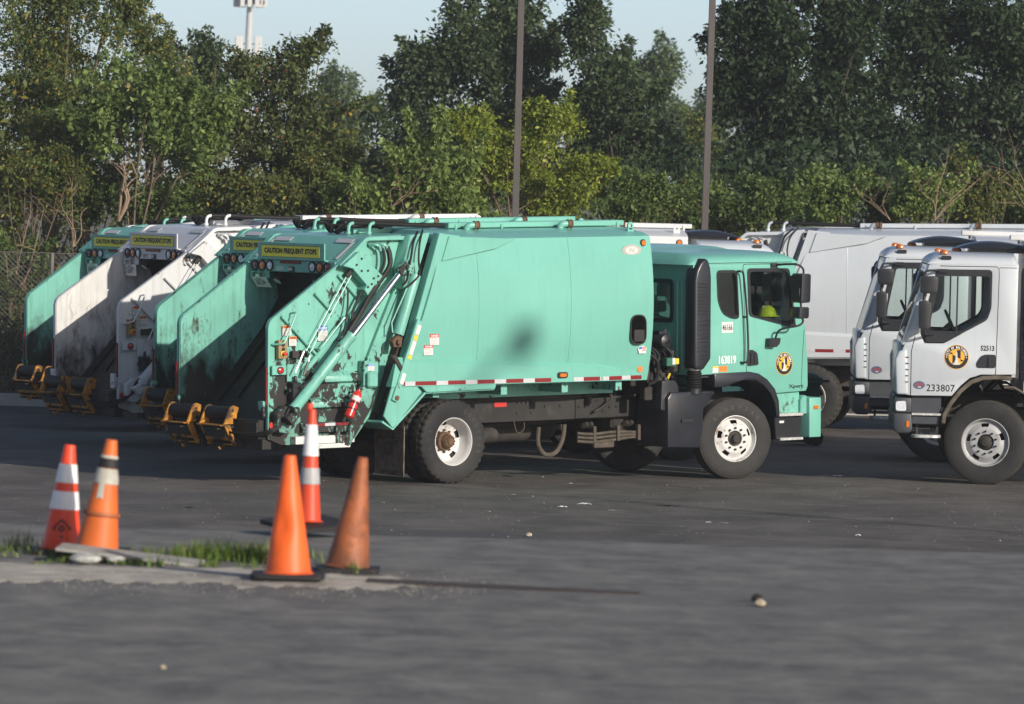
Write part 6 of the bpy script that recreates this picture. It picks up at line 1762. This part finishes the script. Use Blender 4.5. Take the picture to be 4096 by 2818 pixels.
# --- the near green truck, built in full
T1 = thing('garbage_truck', 'nearest green rear-loading garbage truck, its whole right side in view', 'garbage truck', group=GRP, **pose(-1.45, 81.38, 40, P1))
make_body(T1); make_tail(T1); make_chassis(T1, near_nuts=True); make_cab_a(T1); make_wheels(T1, P1)
bpy.context.view_layer.update()
CH = children_map()
FAR_SKIP = {'number_sticker', 'city_seal', 'model_badge', 'caution_sticker', 'fleet_number', 'lug_nut', 'tyre_lettering', 'frame_bolt', 'round_sticker', 'bolt', 'step_sticker',
            'engine_parts', 'stack_louvre', 'stack_rib', 'back_rib', 'roof_rib', 'air_valve', 'line_clamp', 'brake_line'}


def truck_copy(label, ps, white=False, skip=(), group=GRP, mp=None):
    T = thing('garbage_truck', label, 'garbage truck', group=group, **ps)
    for ch in CH[T1.name]:
        clone(bpy.data.objects[ch], T, mp or (WHITE_MAP if white else None), FAR_SKIP | set(skip), CACHE)
    return T


T2 = truck_copy('green garbage truck parked right behind the nearest one, its sign half hidden', pose(-2.03, 86.6, 39.8, P1))
T3 = truck_copy('white garbage truck with grimy white hopper between the green ones', pose(-3.575, 90.9, 32.9, P1, -.02), True)
T4 = truck_copy('leftmost green garbage truck, last in the row by the fence', pose(-4.74, 100.0, 39.0, P1, -.16))
T8 = truck_copy('white garbage truck almost hidden behind the leftmost green one', pose(-4.72, 105.4, 36, .02, -.17), True, {'rear_sill'})
tail_text(T1, '163819', '28334', True)
tail_text(T2, '163817', '28340', True)
tail_text(T3, '3875', '12697', False, True)
tail_text(T4, '163853', '04420')

# --- white trucks with the short white cab
CABSKIP = {'cab_side', 'door_window', 'quarter_window', 'door_gap', 'grab_rail', 'door_handle', 'cab_back', 'rear_window', 'back_rib', 'cab_roof', 'roof_rib', 'roof_gap', 'cab_front', 'windscreen',
           'cab_floor', 'seat', 'dashboard', 'engine_cover', 'steering_wheel', 'headliner', 'mirror_arm', 'mirror', 'wide_mirror', 'mirror_foot', 'intake_stack', 'intake_bellows', 'hose_clamp',
           'intake_neck', 'side_box', 'box_hinge', 'air_canister', 'coolant_tank', 'radiator', 'valve_box', 'dipstick', 'front_fender', 'step_panel', 'cab_step', 'step_box', 'bumper_bracket',
           'front_bumper', 'headlamp', 'wheel', 'front_axle', 'frame_rail', 'cable_bundle'}


def white_truck(label, ps, unit, number, fxl=3.72, xr=0.0, detail=True, text=True, pitch=0.0, cab=True, skip=(), mp=None):
    T = truck_copy(label, ps, True, CABSKIP | set(skip), mp=mp)
    for s in (-1, 1):
        MB().box(-1.15, fxl + 1.0, min(s * .40, s * .46), max(s * .40, s * .46), .69, .965).build('frame_rail', M['frame'], T, .006)
    MB().cyl((fxl, -.9, .5), (fxl, .9, .5), .06, 10).build('front_axle', M['dirt'], T)
    for s in (-1, 1):
        near = s > 0 and detail
        for yy in (1.06, .74):
            wheel(T, xr, s * yy, .525 - pitch * xr, s, .525, 'rear', 0, True)
        wheel(T, fxl, s * 1.04, .545 - pitch * fxl, s, .545, 'front', R(-9) if detail else 0, False, near, 'wheel_d')
    if cab:
        make_cab_b(T, fxl, number, unit, lefttext=text)
    return T


def b_pose(x, y, yaw, fxl=3.72):
    """place by the front axle"""
    a = R(yaw)
    return pose(x - fxl * math.cos(a), y - fxl * math.sin(a), yaw, 0)


T5 = white_truck('white garbage truck with black mirrors nearest the right edge, numbered door', b_pose(6.20, 84.85, 178.4), '233807', '52513')
T6 = white_truck('white garbage truck cab directly behind the rightmost cab', b_pose(6.0, 91.2, 178.6), '183', '45689', detail=False)
T7 = white_truck('long white garbage truck whose side and tail fill the gap behind the cabs', pose(4.98, 101.0, -8, .02), '183', '45689', xr=-.25, detail=False, text=False, pitch=.02, mp=GREY_MAP)
TX = white_truck('white garbage truck whose roof and badge rise behind the nearest green truck', pose(-.80, 97.0, 7, 0.0, -.04), '183', '45689', detail=False, text=False, pitch=0.0)

# ============================================================ things carried by the trucks
FX = thing('fire_extinguisher', 'red fire extinguisher strapped to the tail of the nearest green truck', 'fire extinguisher', **pose(-1.45, 81.38, 40, P1))
ea, eb = Vector((-1.60, -1.09, .875)), Vector((-1.44, -1.09, 1.19)); d = (eb - ea).normalized(); Lx = (eb - ea).length
MB().lathe([(.0001, 0), (.050, 0), (.062, .015), (.062, Lx - .06), (.05, Lx - .02), (.026, Lx), (.024, Lx + .02), (.0001, Lx + .02)], ea, d, 24).build('bottle', M['red'], FX)
hd = MB().cyl(ea + d * (Lx + .015), ea + d * (Lx + .055), .018, 10); hd.beam(ea + d * (Lx + .06) + Vector((-.02, 0, 0)), ea + d * (Lx + .07) + Vector((.06, 0, .0)), .02, .012); hd.beam(ea + d * (Lx + .035), ea + d * (Lx + .02) + Vector((.06, 0, 0)), .018, .01)
hd.build('valve', M['black'], FX)
for t in (.10, .185):
    MB().lathe([(.064, 0), (.066, .002), (.066, .018), (.064, .02)], ea + d * t, d, 24).build('strap', M['black'], FX)
MB().lathe([(.0632, .22), (.0632, .28)], ea, d, 24, skip=lambda j, k: not 10 <= k < 18).build('label_band', M['paper'], FX)
MB().box(-1.60, -1.42, -1.03, -.90, 1.0, 1.06).build('bracket', M['black'], FX, .005)

HT = thing('hard_hat', 'yellow-green hard hat on the dashboard inside the nearest green cab', 'hard hat', **pose(-1.45, 81.38, 40, P1))
MB().lathe([(.135, 0), (.125, .012), (.115, .05), (.095, .10), (.055, .135), (.0001, .145)], (5.45, -.97, 1.96), (0, 0, 1), 20).build('shell', M['hivis'], HT)
MB().lathe([(.11, -.004), (.155, 0), (.150, .008), (.11, .012)], (5.47, -.97, 1.96), (0, 0, 1), 20).build('brim', M['hivis'], HT)
MB().box(5.34, 5.56, -1.07, -.80, 1.70, 1.959).build('bag', M['cabin'], HT, .05, 2)

# wheeled bin in front of the green truck
BN = thing('wheeled_bin', 'dark green wheeled bin standing in front of the nearest green truck', 'bin', (4.22, 95.0, 0), (0, 0, R(8)))
BG = mat('dark green bin plastic', (0.012, 0.045, 0.026), .5, var=.1, vscale=6)
MB().add([(-.22, -.24, .05), (.22, -.24, .05), (.22, .24, .05), (-.22, .24, .05), (-.28, -.30, .98), (.28, -.30, .98), (.28, .30, .98), (-.28, .30, .98)],
         [(3, 2, 1, 0), (4, 5, 6, 7), (0, 1, 5, 4), (1, 2, 6, 5), (2, 3, 7, 6), (3, 0, 4, 7)]).build('bin_body', BG, BN, .02, 2)
MB().box(-.30, .30, -.32, .32, .90, .985).build('bin_rim', BG, BN, .012)
for i in range(9):
    MB().box(-.29 + i * .065, -.27 + i * .065, -.327, -.315, .80, .93).build('rim_rib', BG, BN)
ld = MB().grid(8, 8, lambda u, v: (-.32 + .64 * u, -.33 + .68 * v, .99 + .09 * (1 - (2 * u - 1) ** 4) * (1 - (2 * v - 1) ** 4)))
ld.build('lid', BG, BN)
MB().box(.30, .42, -.25, .25, .93, .97).build('handle', BG, BN, .015)
for y in (-.28, .28):
    MB().cyl((.22, y - .03, .11), (.22, y + .03, .11), .11, 18).build('wheel', M['rubber'], BN)

BT = thing('plastic_bottle', 'clear plastic water bottle wedged behind a hose on the white truck tail', 'bottle', **pose(-3.575, 90.9, 32.9, P1, -.02))
MB().lathe([(.0001, 0), (.032, 0), (.034, .01), (.034, .13), (.03, .16), (.014, .19), (.013, .21)], (-2.22, -1.02, 1.24), (.65, -.2, .75), 14).build('bottle_body', M['lens_w'], BT)
MB().lathe([(.016, 0), (.016, .018), (.0001, .018)], (-2.22 + .65 * .205, -1.02 - .041, 1.24 + .75 * .205), (.65, -.2, .75), 12).build('cap', M['paper'], BT)
MB().lathe([(.0348, .07), (.0348, .11)], (-2.22, -1.02, 1.24), (.65, -.2, .75), 14).build('label_band', M['blue_ink'], BT)

# ============================================================ traffic cones
OR1 = mat('fresh cone orange', (0.80, 0.062, 0.014), .45, var=.06, vscale=6, chip=((.35, .10, .04), 9, .66, .08))
OR2 = mat('faded cone orange', (0.60, 0.125, 0.018), .55, var=.15, vscale=5, chip=((.16, .065, .03), 10, .53, .12))
OR3 = mat('cone orange', (0.80, 0.118, 0.012), .5, var=.1, vscale=6, chip=((.36, .09, .03), 8, .56, .12), grime=((.14, .05, .02), -.2, .2, .6))
OR4 = mat('browned cone orange', (0.34, 0.098, 0.030), .6, var=.25, vscale=6, chip=((.09, .035, .018), 10, .51, .14), grime=((.05, .03, .02), -.1, .35, .6))
RED5 = mat('delineator red', (0.58, 0.06, 0.018), .4, var=.08)
CW = mat('cone white band', (0.78, 0.77, 0.76), .4, var=.05)
CWD = mat('dirty cone band', (0.42, 0.40, 0.34), .6, var=.2, vscale=10, chip=((.1, .09, .07), 9, .58, .1))
CG = mat('grey cone band', (0.36, 0.36, 0.36), .45, var=.15, vscale=9)
CB = mat('cone rubber base', (0.012, 0.011, 0.011), .7, var=.2)


def cone(label, x, y, z, h, rb, rt_, ma, bands, lean=(0, 0), rz=0.0, dent=None, base=.19, baserot=(0, 0)):
    T = thing('traffic_cone', label, 'traffic cone', (x, y, z), (0, 0, rz), group='traffic cones')
    b = MB().prism(rpoly([(-base, -base), (base, -base), (base, base), (-base, base)], .05), 0, .028, ax='z').build('base', CB, T, .006)
    b.rotation_euler = (baserot[0], baserot[1], 0)
    ax = Vector((math.sin(lean[0]), math.sin(lean[1]), 1)).normalized(); z0 = .026
    rad = lambda t: rb + (rt_ - rb) * t
    mb = MB()
    n = 36; prof = [(rb + .018, z0)] + [(rad(i / 22), z0 + .012 + (h - z0 - .012) * i / 22) for i in range(23)] + [(rt_ * .5, h + .004)]

    va = ax.orthogonal().normalized(); vb = ax.cross(va); dd = Vector((math.cos(dent[1]), math.sin(dent[1]), 0)) if dent else None

    def mod(j, k):
        if not dent:
            return 1
        t = (j - 1) / 22; a = 2 * math.pi * k / n
        cd = (va * math.cos(a) + vb * math.sin(a)).dot(dd)
        return 1 - dent[2] * math.exp(-((t - dent[0]) / .13) ** 2) * max(0, cd) ** 6
    mb.lathe(prof, (0, 0, 0), ax, n, mod=mod); mb.build('cone_body', ma, T)
    for t0, t1, bm_ in bands:
        MB().lathe([(rad(t0) + .003, z0 + (h - z0) * t0), (rad(t0) + .005, z0 + (h - z0) * t0 + .002), (rad(t1) + .005, z0 + (h - z0) * t1 - .002), (rad(t1) + .003, z0 + (h - z0) * t1)], (0, 0, 0), ax, n).build('band', bm_, T)
    return T


p = at(148, 1258, 39.0)
c1 = cone('red-orange cone with two wide white bands, leftmost of all', p.x, 39.0, 1.513, .655, .118, .034, OR1, [(.385, .56, CW), (.64, .88 - .06, CW)], lean=(.06, 0), base=.18)
# printed diamond on the front of the cone
dm = MB(); R0 = .102
for r_, w_ in ((.052, .011), (.018, .010)):
    pts = [(0, r_), (r_, 0), (0, -r_), (-r_, 0)]
    for i in range(4):
        a, b = pts[i], pts[(i + 1) % 4]
        q = [Vector((u, v)) for u, v in (a, b)]
        f = lambda u, v: (u + .008, -math.sqrt(max(.0001, R0 ** 2 - u * u)) - .004 + (v) * .10, .155 + v)
        m0, m1 = q[0].lerp(q[1], -.05), q[0].lerp(q[1], 1.05)
        nn = Vector((-(m1 - m0).y, (m1 - m0).x)).normalized() * w_ / 2
        vs = [f(*(m0 + nn)), f(*(m1 + nn)), f(*(m1 - nn)), f(*(m0 - nn))]
        dm.add(vs + [(v[0], v[1] + .003, v[2]) for v in vs], [(0, 1, 2, 3), (7, 6, 5, 4), (0, 4, 5, 1), (3, 2, 6, 7), (0, 3, 7, 4), (1, 5, 6, 2)])
dm.build('printed_diamond', M['ink'], c1)
p = at(228, 1262, 38.6)
c2 = cone('weathered orange cone with black and dirty white bands, second from the left', p.x, 38.6, 1.545, .68, .128, .034, OR2, [(.60, .74, CWD), (.745, .83, CB), (.832, .86, CWD)], lean=(.115, 0), base=.20)
pv = []; c2r = lambda t: .128 + (.034 - .128) * t + .004
for t in (.46, .63):
    for a in (-118, -104, -90):
        zz = .026 + (.68 - .026) * t
        pv.append((math.sin(.115) * zz + c2r(t) * math.cos(R(a)), c2r(t) * math.sin(R(a)), zz + (.01 if a == -104 else 0)))
MB().add(pv, [(0, 1, 4, 3), (1, 2, 5, 4)]).build('band_remnant', CWD, c2)
MB().lathe([(.1085, .225), (.112, .23), (.110, .245), (.1065, .25)], (0, 0, 0), Vector((math.sin(.115), 0, 1)), 36).build('seam_ring', OR4, c2)
p = at(664, 1315, 37.0)
c3 = cone('bright plain orange cone with a dented side, centre foreground', p.x, 37.0, 1.524, .70, .132, .034, OR3, [], lean=(-.006, 0), dent=(.40, R(-112), .24), base=.21)
p = at(798, 1297, 37.9)
c4 = cone('brown weathered plain cone right of the bright orange one', p.x, 37.9, 1.512, .675, .128, .03, OR4, [], lean=(.115, 0), dent=(.3, R(-60), .08), base=.19)
p = at(708, 1182, 42.3)
c5 = cone('tall red and white banded tube cone on a black base behind the orange cone', p.x, 42.3, 1.535, .76, .080, .026, RED5, [(.335, .56 - .08, CG), (.585, .865, CW)], lean=(.01, 0), base=.24, rz=R(38), baserot=(R(5), R(-4)))
MB().cyl((0, .02, .74), (.004, .02, .80), .022, 14).build('tube_top', RED5, c5)

# loose board under the left cones
b = thing('loose_board', 'thin grey board lying tilted under the two left cones', 'board', (-2.22, 38.25, 1.545), (R(3), R(5.2), R(-4)))
MB().box(-.44, .42, -.14, .16, 0, .018).build('plank', mat('grey board', (.30, .29, .26), .85, var=.3, vscale=9), b, .003)
for i, (x, y, s, lab) in enumerate(((-2.48, 38.05, .075, 'pale concrete lump under the left end of the grey board'), (-2.30, 38.07, .05, 'smaller pale concrete lump under the grey board'))):
    mb = MB(); rg = random.Random(i + 3); bm = bmesh.new(); bmesh.ops.create_icosphere(bm, subdivisions=2, radius=s)
    vs = [(v.co.x * rg.uniform(.9, 1.15) * 1.2, v.co.y * rg.uniform(.85, 1.1), v.co.z * rg.uniform(.4, .55)) for v in bm.verts]; fs = [tuple(v.index for v in f.verts) for f in bm.faces]; bm.free()
    o = mb.add(vs, fs).build('concrete_lump', mat('grey concrete lump', (.42, .41, .385), .9, var=.2, vscale=15, bump=.4), smooth=20); o.location = (x, y, 1.54); tag(o, lab, 'rubble')


# ============================================================ grass by the cones
def grass(name, label, patches, seed, ma):
    rg = np.random.default_rng(seed); V = []; Fs = []
    for (cx, cy, cz, rx, ry, n, h) in patches:
        for i in range(n):
            a = rg.uniform(0, 6.28); r_ = math.sqrt(rg.random())
            x, y = cx + rx * r_ * math.cos(a), cy + ry * r_ * math.sin(a)
            hh = h * rg.uniform(.35, 1.1) * (1.1 - .6 * r_); ang = rg.uniform(0, 6.28); ln = rg.uniform(.1, .7) * hh
            dx, dy = math.cos(ang), math.sin(ang); w = rg.uniform(.003, .006); b = len(V)
            V += [(x - dy * w, y + dx * w, cz), (x + dy * w, y - dx * w, cz), (x + dx * ln * .4 + dy * w * .7, y + dy * ln * .4 - dx * w * .7, cz + hh * .6),
                  (x + dx * ln * .4 - dy * w * .7, y + dy * ln * .4 + dx * w * .7, cz + hh * .6), (x + dx * ln, y + dy * ln, cz + hh)]
            Fs += [(b, b + 1, b + 2, b + 3), (b + 3, b + 2, b + 4)]
    me = bpy.data.meshes.new(name); me.from_pydata(V, [], Fs); me.materials.append(ma)
    return tag(link(name, me), label, kind='stuff')


GR = leaf_mat('grass blades', [(0, (.06, .12, .018)), (.6, (.12, .20, .03)), (.9, (.22, .24, .06)), (1, (.40, .32, .14))], .3)
gp = [(-1.72, 38.8, 1.515, .30, .25, 560, .16), (-1.45, 38.7, 1.515, .18, .2, 320, .15), (-2.0, 38.9, 1.515, .2, .2, 110, .11), (-2.95, 39.2, 1.515, .14, .15, 60, .17), (-2.75, 38.9, 1.515, .2, .15, 60, .07),
      (-2.22, 38.05, 1.515, .14, .06, 110, .06), (-.88, 37.75, 1.515, .05, .05, 40, .11), (-1.2, 39.2, 1.51, .3, .2, 90, .07), (-2.6, 38.1, 1.515, .12, .06, 60, .05)]
gr_ = random.Random(12)
for i in range(26):
    gp.append((gr_.uniform(-3.2, -1.0), gr_.uniform(37.7, 39.6), 1.515, .07, .07, gr_.randint(8, 26), gr_.uniform(.04, .12)))
grass('grass', 'sparse green and yellow grass tufts growing along the concrete edge', gp, 5, GR)
rg = np.random.default_rng(8); V = []; Fs = []
for i in range(1300):
    y = 36.7 + rg.normal() * .6; x = rg.uniform(-3.6, -.2) + rg.normal() * .15; s = rg.uniform(.003, .008); b = len(V); a = rg.uniform(0, 3)
    c_, s_ = math.cos(a) * s, math.sin(a) * s; z = 1.512
    V += [(x + c_, y + s_, z), (x - s_, y + c_, z), (x - c_, y - s_, z), (x + s_, y - c_, z), (x, y, z + s * .9)]
    Fs += [(b, b + 1, b + 4), (b + 1, b + 2, b + 4), (b + 2, b + 3, b + 4), (b + 3, b, b + 4)]
me = bpy.data.meshes.new('gravel'); me.from_pydata(V, [], Fs); me.materials.append(mat('pale gravel', (.25, .23, .195), .9, var=.5, vscale=9)); tag(link('gravel', me), 'pale crumbled concrete and gravel around the cones', kind='stuff')

# ============================================================ litter and stones
LIT = {'white': mat('white litter', (.72, .72, .70), .6), 'tan': mat('tan litter', (.36, .28, .18), .8), 'dark': mat('dark scrap', (.02, .018, .016), .8), 'blue': mat('pale blue scrap', (.42, .55, .66), .6)}


def scrap(label, v, Y, L_, W_, H_, k, rz, z=None, seed=1, name='litter'):
    q = at(v[0], v[1], Y); rg = random.Random(seed)
    if z is None:
        z = lot_z(q.x, Y)
    mb = MB().grid(5, 3, lambda u, w: (L_ * (u - .5), W_ * (w - .5) * (1 - .5 * abs(2 * u - 1)), H_ * (.1 + rg.random()) * (1 - (2 * u - 1) ** 2 * .6)))
    mb.grid(5, 3, lambda u, w: (L_ * (u - .5), W_ * (w - .5) * (1 - .5 * abs(2 * u - 1)), .002))
    o = mb.build(name, LIT[k] if k in LIT else ROCK, smooth=20); o.location = (q.x, Y, z + .002); o.rotation_euler = (0, 0, rz)
    return tag(o, label, 'litter', 'litter on the ground')


def lotY(vx, vy, z=0.0):
    ve = vy - .024 * (vx - 1160)
    return (CAM_H - z) * 14670 / (ve - 396.5)


for i, (vx, vy, L_, W_, H_, k, lab) in enumerate([
        (1332, 1145, .24, .06, .05, 'white', 'white crumpled strip of paper below the rear wheel of the green truck'),
        (1283, 1150, .16, .05, .03, 'white', 'small white scrap left of the crumpled paper strip'),
        (1385, 1150, .28, .05, .012, 'tan', 'long tan stick right of the crumpled paper strip'),
        (1400, 1158, .22, .05, .012, 'white', 'pale flat scrap under the tan stick'),
        (1615, 1186, .10, .06, .03, 'white', 'white cup lid on the asphalt below the front wheel of the green truck'),
        (1650, 1187, .16, .04, .012, 'white', 'thin white sliver right of the cup lid'),
        (1955, 1216, .09, .06, .05, 'white', 'small white lump at right near the dark patch'),
        (1170, 1123, .12, .06, .03, 'tan', 'tan scrap just below the rear wheel of the green truck'),
        (1905, 1080, .18, .06, .03, 'white', 'white scrap between the green cab and the right white cab'),
        (437, 1152, .16, .05, .03, 'dark', 'black scrap on the asphalt right of the left cones'),
        (1520, 1148, .45, .10, .02, 'dark', 'dark flattened scrap in the middle of the yard'),
        (1300, 1097, .10, .04, .02, 'white', 'tiny pale scrap in front of the green truck')]):
    scrap(lab, (vx, vy), lotY(vx, vy), L_ * .7, W_ * .6, H_ * .5, k, R(random.uniform(-25, 25)), None, i)


def stone(label, v, z, s, name='stone', ma=None):
    Y = lotY(v[0], v[1], z); q = at(v[0], v[1], Y); rg = random.Random(int(v[0]))
    bm = bmesh.new(); bmesh.ops.create_icosphere(bm, subdivisions=2, radius=s)
    vs = [(w.co.x * rg.uniform(.85, 1.2), w.co.y * rg.uniform(.85, 1.1), w.co.z * rg.uniform(.8, 1.1) * (.9 if w.co.z > 0 else .5)) for w in bm.verts]; fs = [tuple(w.index for w in f.verts) for f in bm.faces]; bm.free()
    o = MB().add(vs, fs).build(name, ma or ROCK, smooth=25); o.location = (q.x, Y, z + s * .4)
    return tag(o, label, 'stone', 'loose stones')


stone('pale stone in front on the road at right', (1737, 1375), 1.512, .032)
stone('dark stone lump leaning behind the pale stone on the road', (1731, 1364), 1.512, .035, ma=LIT['dark'])  # dark lump put in as the pale stone's cast shadow
stone('pale stone near the far edge of the road', (1208, 1217), .0, .035)
stone('small brown stone lying on the road at the lower left', (385, 1518), 1.512, .015)
# scattered grit
rg = np.random.default_rng(3); V = []; Fs = []
for i in range(1500):
    y = rg.uniform(60, 84); x = rg.uniform(-.085, .085) * y; s = rg.uniform(.004, .010) * (1 if rg.random() < .93 else 1.8); b = len(V); a = rg.uniform(0, 3)
    c_, s_ = math.cos(a) * s, math.sin(a) * s; z = lot_z(x, y)
    V += [(x + c_, y + s_, z), (x - s_, y + c_, z), (x - c_, y - s_, z), (x + s_, y - c_, z), (x, y, z + s * .8)]
    Fs += [(b, b + 1, b + 4), (b + 1, b + 2, b + 4), (b + 2, b + 3, b + 4), (b + 3, b, b + 4)]
me = bpy.data.meshes.new('grit'); me.from_pydata(V, [], Fs); me.materials.append(mat('grit', (.20, .185, .165), .9, var=.6, vscale=3)); tag(link('grit', me), 'fine grit and crumbs scattered over the asphalt', kind='stuff')
